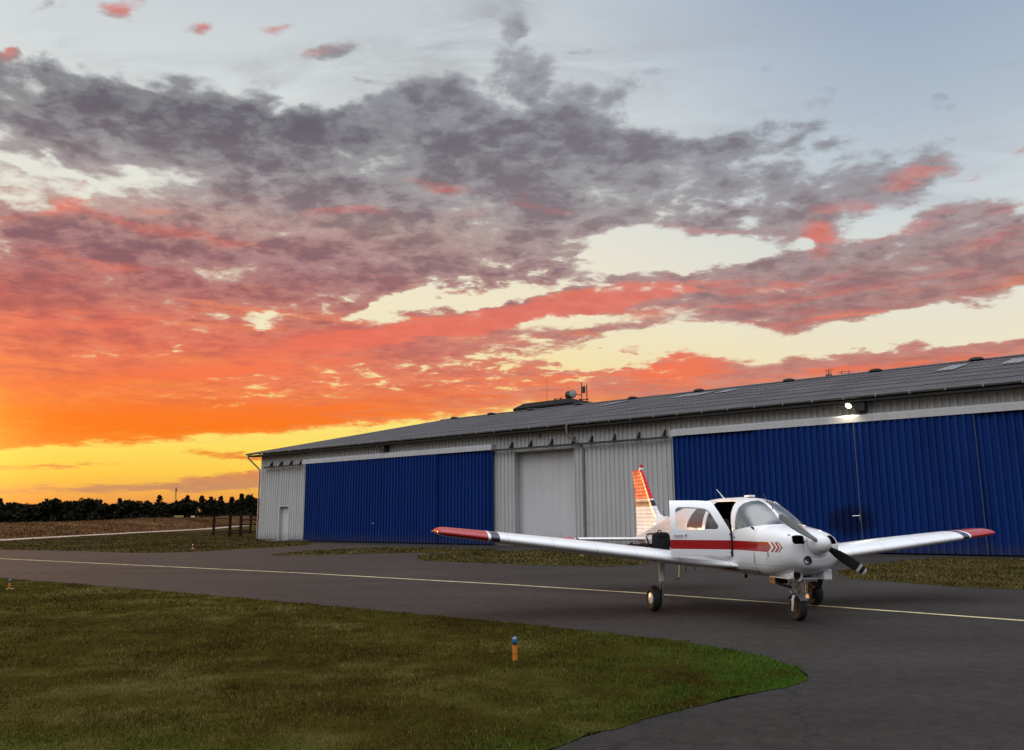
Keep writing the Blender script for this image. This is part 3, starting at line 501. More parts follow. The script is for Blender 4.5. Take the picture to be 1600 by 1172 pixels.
# ------------------------------------------------------------------ grass blades (nobody could count them)
RNG = np.random.default_rng(5)
def in_poly(px, py, poly):
    inside = np.zeros(len(px), bool); n = len(poly); j = n-1
    for i in range(n):
        xi, yi = poly[i]; xj, yj = poly[j]
        c = ((yi > py) != (yj > py)) & (px < (xj-xi)*(py-yi)/((yj-yi) + 1e-12) + xi); inside ^= c; j = i
    return inside
def blades(poly, dens, box, hgt, wid, lean=.5, spread=0.0, zfun=None, cluster=0.0):
    x0, x1, y0, y1 = box; n = int(dens*(x1-x0)*(y1-y0))
    x = RNG.uniform(x0, x1, n); y = RNG.uniform(y0, y1, n)
    if spread:
        k = in_poly(x, y, poly); x, y = x[k], y[k]
        x = x + RNG.normal(0, spread, len(x)); y = y + RNG.normal(0, spread, len(y))
    else:
        k = in_poly(x, y, poly); x, y = x[k], y[k]
    if cluster:
        c = np.sin(x*1.7+np.sin(y*1.1)*2)*np.sin(y*2.1+np.sin(x*.9)*2) + .6*np.sin(x*5.3+y*3.1)*np.sin(y*6.1-x*2.2)
        k = RNG.uniform(-1, 1, len(x)) < c*cluster + (1-cluster)*1.2; x, y = x[k], y[k]
    n = len(x); z = zfun(x, y) if zfun is not None else np.zeros(n)
    lump = .75 + .5*np.clip(np.sin(x*2.3+np.sin(y*1.7)*1.5)*np.sin(y*2.9+x*.6), -1, 1)*.6
    h = RNG.uniform(hgt[0], hgt[1], n)*lump; w = RNG.uniform(wid[0], wid[1], n)
    a = RNG.uniform(0, 2*np.pi, n); la = RNG.uniform(0, 2*np.pi, n); l = h*RNG.uniform(.1, lean, n)*1.4
    cx, cy = np.cos(a)*w/2, np.sin(a)*w/2; lx, ly = np.cos(la)*l, np.sin(la)*l
    b0 = np.stack([x-cx, y-cy, z-.004], 1); b1 = np.stack([x+cx, y+cy, z-.004], 1)
    m0 = np.stack([x-cx*.7+lx*.35, y-cy*.7+ly*.35, z+h*.6], 1); m1 = np.stack([x+cx*.7+lx*.35, y+cy*.7+ly*.35, z+h*.6], 1)
    t = np.stack([x+lx, y+ly, z+h*np.sqrt(np.clip(1-(l/np.maximum(h,1e-3)*.5)**2, .2, 1))], 1)
    v = np.stack([b0, b1, m0, m1, t], 1).reshape(-1, 3); i = np.arange(n)*5
    tr = np.concatenate([np.stack([i, i+1, i+3], 1), np.stack([i, i+3, i+2], 1), np.stack([i+2, i+3, i+4], 1)])
    r = np.repeat(RNG.uniform(0, 1, n), 5); return v, tr, r
def tufts(poly, dens, box, per, rad):
    """denser clumps of longer blades"""
    x0, x1, y0, y1 = box; n = int(dens*(x1-x0)*(y1-y0)); cx, cy = RNG.uniform(x0, x1, n), RNG.uniform(y0, y1, n); k = in_poly(cx, cy, poly); cx, cy = cx[k], cy[k]
    pts = []
    for a, b in zip(cx, cy):
        q = RNG.normal(0, rad*RNG.uniform(.5, 1.6), (per, 2)); pts.append(np.stack([a+q[:,0], b+q[:,1]], 1))
    P = np.concatenate(pts); n = len(P); h = RNG.uniform(.03, .075, n); w = RNG.uniform(.004, .008, n); a = RNG.uniform(0, 6.283, n); la = RNG.uniform(0, 6.283, n); l = h*RNG.uniform(.2, .8, n)
    c, s = np.cos(a)*w/2, np.sin(a)*w/2; lx, ly = np.cos(la)*l, np.sin(la)*l; x, y = P[:,0], P[:,1]; z = np.zeros(n)
    v = np.stack([np.stack([x-c, y-s, z], 1), np.stack([x+c, y+s, z], 1), np.stack([x+lx, y+ly, h], 1)], 1).reshape(-1,3); i = np.arange(n)*3
    return v, np.stack([i, i+1, i+2], 1), np.repeat(np.repeat(RNG.uniform(.35, 1, len(cx)), per)[:n], 3)
def join_blades(name, parts, mat):
    V, T, A, off = [], [], [], 0
    for v, t, r in parts: V.append(v); T.append(t+off); A.append(r); off += len(v)
    o = np_mesh(name, np.concatenate(V), np.concatenate(T), mat, np.concatenate(A)); tag(o, kind='stuff'); return o
join_blades('lawn_grass', [
    blades(lawn, 3600, (-4.9, 3.1, 4.6, 9.2), (.012, .042), (.0035, .0075), .9, .03, cluster=.35),
    blades(lawn, 1500, (-9.5, 3.1, 9.2, 14.2), (.014, .048), (.006, .011), .9, .03, cluster=.35),
    blades(lawn, 420, (-17, 0, 14.2, 26), (.018, .055), (.012, .022), .9, .03, cluster=.35),
    blades(lawn, 60, (-5.2, 3.0, 4.6, 14), (.04, .085), (.004, .007), .9, .0, cluster=.5),
    tufts(lawn, 5.5, (-6.5, 3.0, 4.6, 15), 26, .05)], M['lawn_blade'])
join_blades('strip_grass', [
    blades(STRIP_R, 260, (8, 24, 10, 30), (.03, .11), (.012, .03), .8, .05, cluster=.3),
    blades(STRIP_M, 200, (-4.5, 6.5, 25, 41), (.03, .12), (.018, .04), .8, .08, cluster=.4),
    blades(STRIP_L, 110, (-25, 8, 36, 62), (.03, .12), (.03, .06), .8, .12, cluster=.3)], M['verge_blade'])
join_blades('airfield_grass_tufts', [blades(mown, 16, (-60, -12, 38, 100), (.03, .09), (.04, .09), .8, .1, cluster=.3)], M['airfield_blade'])
fieldpoly = [(q[0]-1.8, q[1]) for q in PATH[2:9]] + [(q[0]-14, q[1]) for q in CREST[6:1:-1]]
join_blades('dry_field_grass', [blades(fieldpoly, 6.5, (-112, -36, 34, 280), (.15, .4), (.05, .12), .7, .2, terrain_h, cluster=.2)], M['field_blade'])

# ------------------------------------------------------------------ hangar
def corrug_mat(name, col, dirt=.22, rough=.5, stain=None):
    m, n, b = new_mat(name); c = objc(n); xyz = n.xyz(c)
    run = n.noise(n.mapping(c, scale=(2.2, 1, .10)), 1.6, 6, .65)      # rain streaks run down the sheets
    blot = n.noise(c, .5, 6, .6)
    k = n.add(n.rng(run, .3, .7, 1-dirt, 1.05), n.mul(n.sub(blot, .5), .25))
    # splash dirt along the foot of the wall
    foot = n.mul(n.sub(1.0, n.step(n.add(xyz[2], n.mul(n.sub(run, .5), .8)), .05, .7)), .35)
    base = n.mix(1.0, tuple(col)+(1,), n.vec(k, k, k), 'MULTIPLY')
    base = n.mix(foot, base, (.06,.055,.048,1))
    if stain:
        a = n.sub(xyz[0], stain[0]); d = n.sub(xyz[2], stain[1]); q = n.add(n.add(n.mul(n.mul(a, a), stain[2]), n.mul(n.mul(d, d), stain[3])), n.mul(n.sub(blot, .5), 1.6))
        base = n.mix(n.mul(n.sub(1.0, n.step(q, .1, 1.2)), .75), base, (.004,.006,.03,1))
    setp(n, b, base=base, rough=n.rng(run, .3, .7, rough-.1, rough+.1), spec=.10); return m
M['wall_sheet'] = corrug_mat('wall_sheet', (.47,.47,.465), .12)
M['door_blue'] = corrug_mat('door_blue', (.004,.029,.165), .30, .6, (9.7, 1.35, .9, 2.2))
M['fascia_white'] = corrug_mat('fascia_white', (.50,.50,.51), .10)
M['roller_white'] = corrug_mat('roller_white', (.53,.535,.54), .05)
M['seal_grey'] = plain('seal_grey', (.10,.11,.15), .6)
M['gutter_grey'] = plain('gutter_grey', (.20,.20,.205), .45, .3, vary=.2)
M['rail_dark'] = plain('rail_dark', (.03,.03,.032), .6)
def roof_mat():
    m, n, b = new_mat('roof_sheet'); c = objc(n); 
    a = n.noise(n.mapping(c, scale=(.5,.12,1)), 1.0, 7, .65); l = n.noise(c, 4, 5, .6)
    f = n.add(n.mul(a, .65), n.mul(l, .35))
    base = n.ramp(f, [(.34, (.046,.043,.046)), (.5, (.072,.068,.072)), (.66, (.100,.095,.098))])
    setp(n, b, base=base, rough=.9, spec=.2); return m
M['roof_sheet'] = roof_mat()
M['skylight_sheet'] = plain('skylight_sheet', (.16,.165,.175), .6, vary=.15)

hangar = empty('hangar', HA, HD)
tag(hangar, 'long grey corrugated metal hangar with blue sliding doors and low pitched roof beside the taxiway', 'hangar')
S0, S1, EAVE = -32.6, 46.0, 6.2
def trap(s0, s1, pitch=.27, dep=.055):
    """profile of trapezoidal sheet: (s, y) with y towards the viewer negative"""
    out = []; s = s0
    while s < s1:
        for f, y in ((0,0), (.40,0), (.50,-dep), (.90,-dep)): 
            if s + f*pitch <= s1: out.append((s+f*pitch, y))
        s += pitch
    out.append((s1, 0)); return out
def sheet(mb, s0, s1, z0, z1, y=0.0, pitch=.27, dep=.055):
    pr = trap(s0, s1, pitch, dep); mb.grid([[(s, y+d, z0), (s, y+d, z1)] for s, d in pr])
# walls: front, two gables, back
w = MB()
for s0, s1, z0, z1 in ((S0,-30.25,.1,EAVE), (-30.25,-28.95,2.45,EAVE), (-28.95,-8.3,.1,EAVE), (-8.3,-4.15,5.08,EAVE), (-4.15,S1,.1,EAVE)): sheet(w, s0, s1, z0, z1)
wall = w.build('wall', M['wall_sheet'], hangar)
RIDGE_Y, RIDGE_Z, DEEP = 20.0, 10.62, 40.0
def roof_z(y): return 6.32 + (min(y, DEEP-y)+.6)*(RIDGE_Z-6.32)/(RIDGE_Y+.6)
for gx_, nm in ((S0, 'gable_wall'), (S1, 'gable_wall')):
    g = MB(); ys = [k*.27/2 for k in range(int(DEEP/.135)+1)]
    g.grid([[(gx_+(.03 if k % 2 else 0)*(1 if gx_ < 0 else -1), y, .1), (gx_+(.03 if k % 2 else 0)*(1 if gx_ < 0 else -1), y, roof_z(y)-.06)] for k, y in enumerate(ys)])
    g.build(nm, M['wall_sheet'], hangar)
g = MB(); g.box(S0, S1, DEEP-.1, DEEP, .1, EAVE); g.build('back_wall', M['wall_sheet'], hangar)
g = MB()
for s0, s1 in ((S0-.02,-30.2), (-29.0,-8.3), (-4.15,S1)): g.box(s0, s1, -.015, .3, 0, .12)
g.build('plinth', M['concrete'], hangar)
g = MB()
g.box(S0-.03, S0+.10, -.06, .10, .08, EAVE-.1)
g.build('corner_trim', M['fascia_white'], hangar)
# roof: five overlapping rows of wavy sheets on each slope
for side in (0, 1):
    g = MB(); rows = 7; L = RIDGE_Y + .6
    pit = .30; ns = int((S1+1-(S0-1))/pit*4)
    for r in range(rows):
        a = -.6 + L*r/rows - (.12 if r else 0); b = -.6 + L*(r+1)/rows
        ring = []
        for k in range(ns+1):
            s = S0-1.0 + (S1+1-(S0-1))*k/ns; wv = .015*math.sin(2*math.pi*s/pit)
            pa = (s, a if not side else DEEP-a, roof_z(a)+.020+wv); pb = (s, b if not side else DEEP-b, roof_z(b)+.0+wv)
            ring.append([pa, pb])
        g.grid(ring)
    g.build('roof', M['roof_sheet'], hangar, smooth='all')
g = MB(); g.prism([(RIDGE_Y-.35, RIDGE_Z-.03), (RIDGE_Y, RIDGE_Z+.10), (RIDGE_Y+.35, RIDGE_Z-.03)], S0-1.02, S1+1.02, axes=(1,2,0)); g.build('ridge_cap', M['roof_sheet'], hangar)
for s in (-31.7,-27.1,-22.6,-17.6,-12.4,-6.7,.07,5.75,11.5,17.3,23.0,28.8,34.5,40.2):
    g = MB(); hs = []
    for k in range(9):
        a = math.pi*k/8; hs.append((s-  .40*math.cos(a), RIDGE_Z+.02+.15*math.sin(a)**.8))
    g.prism(hs, RIDGE_Y-.42, RIDGE_Y+.42, axes=(0,2,1)); g.build('ridge_vent', M['roof_sheet'], hangar, smooth=True, autosmooth=50)
for s, f0, f1 in ((-11.5,.70,.86), (-5.6,.70,.84), (-4.3,.70,.84), (-2.6,.72,.84), (11.2,.60,.82), (14.3,.60,.82), (17.4,.60,.82), (23.6,.6,.82), (29.8,.6,.82)):
    g = MB(); rr = []
    for k in range(13):
        q = s-.5+k/12.0; wv = .015*math.sin(2*math.pi*q/.30); ya, yb = -.6+f0*20.6, -.6+f1*20.6
        rr.append([(q, ya, roof_z(ya)+.062+wv), (q, yb, roof_z(yb)+.062+wv)])
    g.grid(rr); g.build('skylight', M['skylight_sheet'], hangar)
# verge board, soffit, gutter with brackets
g = MB(); g.prism([(-.62,6.20), (-.62,6.36), (RIDGE_Y,RIDGE_Z+.03), (DEEP+.62,6.36), (DEEP+.62,6.20), (RIDGE_Y,RIDGE_Z-.16)], S0-1.04, S0-.98, axes=(1,2,0)); g.build('verge_board', M['gutter_grey'], hangar)
g = MB(); g.box(S0-.98, S1+.9, -.60, -.002, 6.10, 6.20); g.build('soffit', M['rail_dark'], hangar)
g = MB(); prof = [(-.60-.085+.085*math.cos(a), 6.33+.10*math.sin(a)) for a in [math.pi+math.pi*k/8 for k in range(9)]]
prof2 = [(y*1.0, z+.006) for y, z in reversed([(-.60-.085+.078*math.cos(a), 6.33+.092*math.sin(a)) for a in [math.pi+math.pi*k/8 for k in range(9)]])]
g.prism(prof+prof2, S0-1.08, S1+1.0, axes=(1,2,0)); g.build('gutter', M['gutter_grey'], hangar)
k = 0; s = S0-.7
g = MB()
while s < S1: g.box(s, s+.035, -.785, -.56, 6.215, 6.345); s += 1.27
o = g.build('gutter_bracket', M['zinc'], hangar); tag(o, kind='stuff')
# downpipes: one in the middle, one on the left corner
g = MB(); g.tube([(-4.18,-.69,6.26), (-4.18,-.69,5.78), (-4.12,-.62,5.68), (-3.62,-.16,5.14), (-3.56,-.12,5.02), (-3.56,-.12,.15)], .062, 12); g.build('downpipe', M['gutter_grey'], hangar, smooth=True)
for z in (1.2, 2.6, 4.0): 
    g = MB(); g.box(-3.64,-3.48,-.20,-.02,z,z+.05); g.build('pipe_clip', M['zinc'], hangar)
g = MB(); g.tube([(S0-.98,-.62,6.25), (S0-.95,-.58,6.0), (S0-.16,-.12,5.16), (S0-.12,-.10,5.0), (S0-.12,-.10,.12)], .055, 10); g.build('downpipe', M['gutter_grey'], hangar, smooth=True)
# white covers over the door tracks, and the open tracks with their gussets
for s0, s1 in ((-27.1,-9.62), (1.72, 24.0)):
    g = MB(); g.prism([(-.44,5.28), (-.44,5.52), (-.30,5.61), (-.045,5.63), (-.045,5.55), (-.40,5.50), (-.41,5.28)], s0, s1, axes=(1,2,0)); g.box(s0-.03, s0, -.44, -.045, 5.29, 5.60); g.box(s1, s1+.03, -.44, -.045, 5.29, 5.60)
    g.build('track_cover', M['fascia_white'], hangar)
for s0, s1, br in ((-31.9,-27.5,(-31.2,-30.0,-28.77,-27.6)), (-9.75,1.52,(-8.36,-7.0,-5.58,-4.13,-3.01,-1.61,-.19,1.23))):
    g = MB(); g.box(s0, s1, -.36, -.24, 5.20, 5.30); t_ = g.build('door_track', M['rail_dark'], hangar)
    for q in br:
        h = MB(); h.prism([(-.36,5.30), (-.045,5.30), (-.045,5.66), (-.09,5.66)], q-.04, q+.04, axes=(1,2,0)); h.build('gusset', M['rail_dark'], t_)
# blue sliding door leaves
for s0, s1, y, z1 in ((-26.72,-13.88,-.34,5.30), (-13.95,-9.64,-.24,5.26), (1.75,5.95,-.24,5.26), (5.87,10.135,-.34,5.30), (10.145,14.49,-.34,5.30), (14.43,19.2,-.24,5.26), (19.16,24.0,-.34,5.3)):
    g = MB(); sheet(g, s0+.03, s1-.03, .06, z1, y, .27, .085); d = g.build('sliding_door', M['door_blue'], hangar)
    for e0 in (s0, s1-.045):
        g = MB(); g.box(e0, e0+.045, y-.07, y+.05, .05, z1); g.build('door_edge', M['door_blue'], d)
    if s0 == 5.87:
        g = MB(); g.box(10.105, 10.128, y-.080, y-.070, .05, z1); g.build('edge_seal', M['seal_grey'], d)
        g = MB(); g.tube([(10.1,y-.06,1.50), (10.1,y-.12,1.50), (9.82,y-.13,1.49)], .017, 8); g.tube([(10.1,y-.06,1.36), (10.1,y-.10,1.36)], .03, 10); g.box(10.065,10.13,y-.072,y-.058,1.30,1.56); g.build('handle', M['chrome'], d)
    if s0 == 10.145:
        g = MB(); g.box(14.493, 14.510, y-.052, y-.0, .05, z1); g.build('edge_seal', M['seal_grey'], d)
    if s0 == -26.72:
        g = MB(); g.tube([(-19.6,y-.04,1.2), (-19.6,y-.10,1.2), (-19.4,y-.10,1.2)], .015, 8); g.build('handle', M['chrome'], d)
# roller door in its recess
g = MB(); zs = np.linspace(.06, 5.08, 66)
g.grid([[( -8.0+.0, .42-(.0022 if k % 2 else 0), z), (-4.45, .42-(.0022 if k % 2 else 0), z)] for k, z in enumerate(zs)])
rd = g.build('roller_door', M['roller_white'], hangar)
g = MB(); g.box(-7.9,-4.5,.395,.41,.06,.13); g.build('bottom_bar', M['rail_dark'], rd)
g = MB(); g.box(-8.30,-8.25,-.045,.45,.05,5.08); g.box(-4.20,-4.15,-.045,.45,.05,5.08); g.box(-8.25,-4.20,-.045,.40,5.083,5.12); g.box(-8.25,-7.98,.425,.45,.05,5.08); g.build('roller_door_frame', M['wall_sheet'], hangar)
# small personnel door
g = MB(); g.box(-30.12,-29.05,.20,.25,.02,2.38); pd = g.build('personnel_door', M['roller_white'], hangar)
g = MB(); g.tube([(-29.2,.2,1.1), (-29.2,.13,1.1), (-29.34,.13,1.1)], .014, 8); g.build('handle', M['chrome'], pd)
g = MB(); g.box(-30.27,-30.12,-.05,.26,.02,2.45); g.box(-29.05,-28.93,-.05,.26,.02,2.45); g.box(-30.12,-29.05,-.05,.26,2.38,2.46); g.build('door_frame', M['wall_sheet'], hangar)
g = MB(); g.box(-30.4,-28.8,-.9,-.02,-.01,.035); g.build('door_step', M['concrete'], hangar)
g = MB(); g.tube([(-6.45,-.04,5.86), (-6.45,-.2,5.90)], .07, 10); g.box(-6.5,-6.4,-.05,-.02,5.75,5.95); g.build('wall_lamp', M['gutter_grey'], hangar)  # small wall lamp above the roller door, modelled unlit

# ------------------------------------------------------------------ floodlights under the eaves
def floodlight(s, lit, label):
    f = empty('floodlight', hp(s, .05, 5.93), HD); tag(f, label, 'floodlight', 'floodlights under the hangar eaves')
    g = MB(); g.box(.18,.58,-.46,-.02,-.22,.16); g.build('housing', M['black_metal'], f, bevel=.015)
    g = MB(); g.tube([(.2,-.25,-.12), (-.05,-.34,-.04), (-.05,-.34,.02)], .022, 8); g.build('bracket', M['zinc'], f)
    g = MB(); g.lathe([(.03,-.14), (.09,-.09), (.125,0), (.13,.02)], (-.06,-.40,.06), (-.15,-.75,-.62), 20); g.build('reflector', M['gutter_grey'], f, smooth=True)
    if lit:
        m, n, b = new_mat('lamp_glow'); setp(n, b, base=(1,.95,.8), emit=(1,.82,.48), es=16.0)
        ld = bpy.data.lights.new('floodlight_lamp', 'SPOT'); ld.energy = 90; ld.color = (1,.84,.58); ld.spot_size = R(150); ld.spot_blend = .6; ld.shadow_soft_size = .12
        lo = bpy.data.objects.new('floodlight_lamp', ld); COL.objects.link(lo); lo.parent = f; lo.location = (-.08,-.50,-.02)
        lo.rotation_euler = Vector((.1,.45,.9)).to_track_quat('Z','Y').to_euler()
    else: m = M['gutter_grey']
    g = MB(); g.lathe([(.002,.012), (.08,.020), (.115,.022), (.115,.03), (.08,.036), (.002,.04)], (-.06,-.40,.06), (-.15,-.75,-.62), 20); g.build('lens', m, f, smooth=True)
floodlight(10.06, True, 'lit floodlight glowing under the hangar eave above the right-hand blue doors')
floodlight(-19.1, False, 'unlit dark floodlight under the eave above the far left blue doors')

# ------------------------------------------------------------------ control tower and antennas behind the ridge
ct = empty('control_tower', hp(-37.4,-45.0), HD); tag(ct, 'dark flat-topped control tower roof showing above the hangar ridge', 'control tower')
g = MB(); g.box(-3.2,3.2,-3.2,3.2,0,12.2); g.build('tower_shaft', M['wall_sheet'], ct)
g = MB(); g.loft([[(x*q,y*q,z) for x,y in ((-3.6,-3.6),(3.6,-3.6),(3.6,3.6),(-3.6,3.6))] for q,z in ((1,12.2),(1.06,13.95))]); g.build('window_band', M['screen_glass'] if False else M['black_trim'], ct)
g = MB(); g.loft([[(x*q,y*q,z) for x,y in ((-4.3,-4.3),(4.3,-4.3),(4.3,4.3),(-4.3,4.3))] for q,z in ((1.0,13.95),(1.02,14.45),(.80,15.12))]); g.build('roof', M['black_trim'], ct)
def at_top(name, label, cat, s, t=-45.0, z=15.2): return tag(empty(name, hp(s, t, z), HD), label, cat)
M['rust_metal'] = plain('rust_metal', (.10,.05,.04), .7)
a = at_top('whip_antenna', 'tall thin whip antenna at the left end of the tower roof', 'antenna', -39.9)
g = MB(); g.tube([(0,0,-.1),(0,0,.6)], .045, 8); g.build('antenna_base', M['black_metal'], a); g = MB(); g.tube([(0,0,.6),(0,0,3.5)], [.028,.014], 6); g.build('whip', M['black_metal'], a)
a = at_top('wind_sensor', 'small reddish wind sensor on the tower roof between whip antenna and lamp drums', 'wind sensor', -38.2)
g = MB(); g.tube([(0,0,-.1),(0,0,.55)], .04, 8); g.box(.05,.55,-.1,.1,-.05,.3); g.build('sensor_post', M['zinc'], a)
g = MB(); g.tube([(-.45,0,.62),(.45,0,.62)], .035, 6); g.ball((-.45,0,.62), .13); g.ball((.45,0,.62), .13); g.build('sensor_cups', M['rust_metal'], a, smooth=True)
a = at_top('rotating_beacon', 'twin-drum aerodrome light beacon on the dark tower roof', 'beacon', -36.2); a.scale = (.74, .74, .80)
g = MB(); g.lathe([(.34,-.1),(.30,.3),(.22,.55)], (0,0,0), (0,0,1), 14); g.build('beacon_stand', M['black_metal'], a, smooth=True)
for sgn in (-1, 1):
    g = MB(); g.lathe([(.25,-.1),(.58,.05),(.62,.55),(.60,.72)], (sgn*.10,0,1.15), (sgn*.80,-.6*1.0 if sgn>0 else .1,.04), 20); d = g.build('beacon_drum', M['rail_dark'], a, smooth=True)
    g = MB(); g.lathe([(.54,.722),(.35,.76),(.01,.775)], (sgn*.10,0,1.15), (sgn*.80,-.6 if sgn>0 else .1,.04), 20); g.build('drum_lens', M['zinc'], d, smooth=True)
g = MB(); g.tube([(-.8,.3,-.1),(-.8,.3,2.7)], .03, 6); g.build('side_rod', M['black_metal'], a)
a = at_top('panel_antenna_mast', 'short mast with a grey box antenna and cup anemometer right of the lamp drums', 'antenna', -34.65)
g = MB(); g.tube([(0,0,-.3),(0,0,2.3)], .055, 8); g.build('mast', M['black_metal'], a); g = MB(); g.box(.08,.48,-.12,.12,.95,1.75); g.build('panel', M['rail_dark'], a, bevel=.02)
g = MB(); g.tube([(-1.0,0,.98),(0,0,.70)], .06, 6); g.tube([(-.3,0,.2),(.8,0,.12)], .07, 6); g.ball((-.25,0,.15), (.16,.16,.22)); g.ball((.8,0,.14), .13); g.build('crossarm', M['rust_metal'], a)
a = at_top('rod_antenna', 'thick rod antenna at the right end of the tower roof', 'antenna', -33.9)
g = MB(); g.tube([(0,0,-.6),(0,0,1.9)], [.07,.055], 8); g.build('rod', M['black_metal'], a); g = MB(); g.lathe([(.1,-.6),(.1,-.3)], (0,0,0), n=10); g.build('foot', M['black_metal'], a)
for i, (s, zt, lab) in enumerate(((1.40, 11.85, 'largest of three small aerials standing behind the hangar ridge'), (2.30, 11.62, 'middle one of three small aerials behind the hangar ridge'), (2.79, 11.60, 'rightmost of three small aerials behind the hangar ridge'))):
    a = empty('roof_aerial', hp(s, -24.0, 9.6), HD); tag(a, lab, 'aerial', 'small aerials behind the ridge')
    hh = zt-9.6; g = MB(); g.tube([(0,0,0),(0,0,hh)], .025, 6); g.build('aerial_mast', M['black_metal'], a)
    g = MB()
    for q in range(4 if i == 0 else 2):
        ww = (.28,.22,.20,.12)[q]; zz_ = hh-.06-q*.14; g.tube([(-ww,0,zz_),(ww,.05,zz_+.03)], .022 if i == 0 else .014, 5)
    if i == 0: g.box(-.22,.22,-.05,.05,hh-.52,hh-.38)
    g.build('aerial_rods', M['rust_metal'], a)

# ------------------------------------------------------------------ the aeroplane (x forward, y to its left, z up; origin on the ground between the main wheels)
STR_Z, STR_H, CH0 = 1.076, .074, 2.17
CHEV = ((2.225, .05), (2.31, .045), (2.38, .028))
SEAMS = (1.735, -1.35, -2.4, -3.3)
M['fuselage_paint'] = fuselage_paint()
M['wing_paint'] = band_paint('wing_paint', 1, ((4.34, NAVY), (4.485, WHT), (4.53, RED)))
M['wing_paint_left'] = band_paint('wing_paint_left', 1, ((4.50, NAVY), (4.645, WHT), (4.69, RED)))
M['tail_paint'] = band_paint('tail_paint', 1, ((1.66, NAVY), (1.73, WHT), (1.75, RED)))
M['fin_paint'] = band_paint('fin_paint', 2, ((1.775, NAVY), (1.905, WHT), (1.935, (.62,.028,.036))), (2, .083, .25))
YAW, PROLL = R(-76.424), -.0121
GEAR = .040                                                # the oleos stand a little extended
plane = empty('light_aircraft', (3.790, 14.450, .039), YAW); plane.rotation_euler = (PROLL, 0, YAW); plane.scale = (.976,)*3
tag(plane, 'white low-wing propeller aeroplane with red stripe, red tips and cabin door open on the taxiway', 'aeroplane')
# ---- fuselage skin: stations x, half width, bottom, top, centre height, roundness of top and bottom
ST = np.array([
 (-4.42,.035,1.00,1.115,1.06,2.0,2.0), (-4.0,.10,.93,1.20,1.05,2.0,2.2), (-3.3,.195,.845,1.345,1.10,2.7,2.4), (-2.6,.29,.765,1.495,1.14,3.1,2.7),
 (-1.8,.39,.69,1.655,1.18,3.2,3.1), (-1.1,.48,.64,1.775,1.17,3.0,3.6), (-.5,.545,.61,1.845,1.12,2.6,4.0), (0,.565,.60,1.872,1.09,2.5,4.2), (.5,.572,.595,1.872,1.10,2.5,4.2),
 (.9,.570,.595,1.845,1.10,2.5,4.2), (1.2,.567,.598,1.775,1.10,2.5,4.2), (1.45,.562,.600,1.645,1.10,2.5,4.1), (1.7,.555,.605,1.475,1.09,2.6,4.0), (1.85,.548,.610,1.415,1.08,2.7,3.8),
 (2.05,.532,.630,1.388,1.07,2.8,3.5), (2.25,.505,.665,1.360,1.06,2.8,3.1), (2.40,.475,.705,1.335,1.06,2.7,2.9), (2.50,.440,.745,1.310,1.06,2.7,2.8), (2.56,.400,.785,1.285,1.06,2.7,2.7), (2.60,.330,.84,1.255,1.07,2.6,2.6), (2.615,.22,.93,1.22,1.09,2.4,2.4)])
k_ = ST[:,0] > 1.86; ST[k_,0] = 1.85 + (ST[k_,0]-1.85)*.955; ST[k_,1] *= .975
xs = np.concatenate([np.linspace(-4.42,-1.1,90,endpoint=False), np.linspace(-1.1,2.3,290,endpoint=False), np.linspace(2.3,2.528,30,endpoint=False), np.linspace(2.528,2.5806,12)])
NT_ = 256
th = np.linspace(0, 2*np.pi, NT_, endpoint=False)
def skin(x, t, grow=0.0):
    """point on the fuselage surface at station x and angle t"""
    w, zb, zt, zc, nt, nb = [pchip(ST[:,0], ST[:,k], x) for k in (1,2,3,4,5,6)]
    c, s = np.cos(t), np.sin(t); n = np.where(s >= 0, nt, nb)
    y = (w+grow)*np.sign(c)*np.abs(c)**(2/n); z = zc + np.where(s >= 0, zt-zc+grow, zc-zb+grow)*np.sign(s)*np.abs(s)**(2/n)
    return y, z
def side_y(x, z, grow=0.0):
    """half width of the fuselage at x and height z"""
    w, zb, zt, zc, nt, nb = [float(pchip(ST[:,0], ST[:,k], x)) for k in (1,2,3,4,5,6)]
    q = (z-zc)/((zt-zc) if z >= zc else (zc-zb)); n = nt if z >= zc else nb
    return (w+grow)*max(0.0, 1-abs(q)**n)**(1/n)
def rpoly(px, pz, poly, r):
    """signed distance to a convex polygon with rounded corners (negative inside); corners counter-clockwise in (x, z)"""
    n = len(poly); cx = np.mean([p[0] for p in poly]); cz = np.mean([p[1] for p in poly]); d = None; ds = []
    for i in range(n):
        (ax, az_), (bx, bz) = poly[i], poly[(i+1) % n]; L = math.hypot(bx-ax, bz-az_); nx, nz = (bz-az_)/L, -(bx-ax)/L
        ds.append((px-ax)*nx + (pz-az_)*nz + r)
    inside = np.max(ds, axis=0); pos = np.sqrt(sum(np.maximum(q, 0)**2 for q in ds)); return np.where(inside > 0, pos, inside) - r
HINGE_X = 1.10
DOOR = [(.10,.885), (HINGE_X,.885), (HINGE_X,1.27), (.80,1.82), (.72,1.90), (.10,1.90)]
DWIN = [(.20,1.325), (.92,1.325), (.735,1.665), (.64,1.69), (.20,1.69)]
W2 = [(-.74,1.345), (-.02,1.335), (-.02,1.685), (-.50,1.68)]
def arch(z): return 1.165 - .16*np.maximum(z-1.32, 0)/.5 + .9*np.maximum(z-1.66, 0)**1.35
def wbase(x): return 1.318 + (x-1.2)*.155
def in_screen(x, y, z): return np.maximum(np.maximum(arch(z)-x, wbase(x)-z), np.abs(y)*0 + (x-1.93))
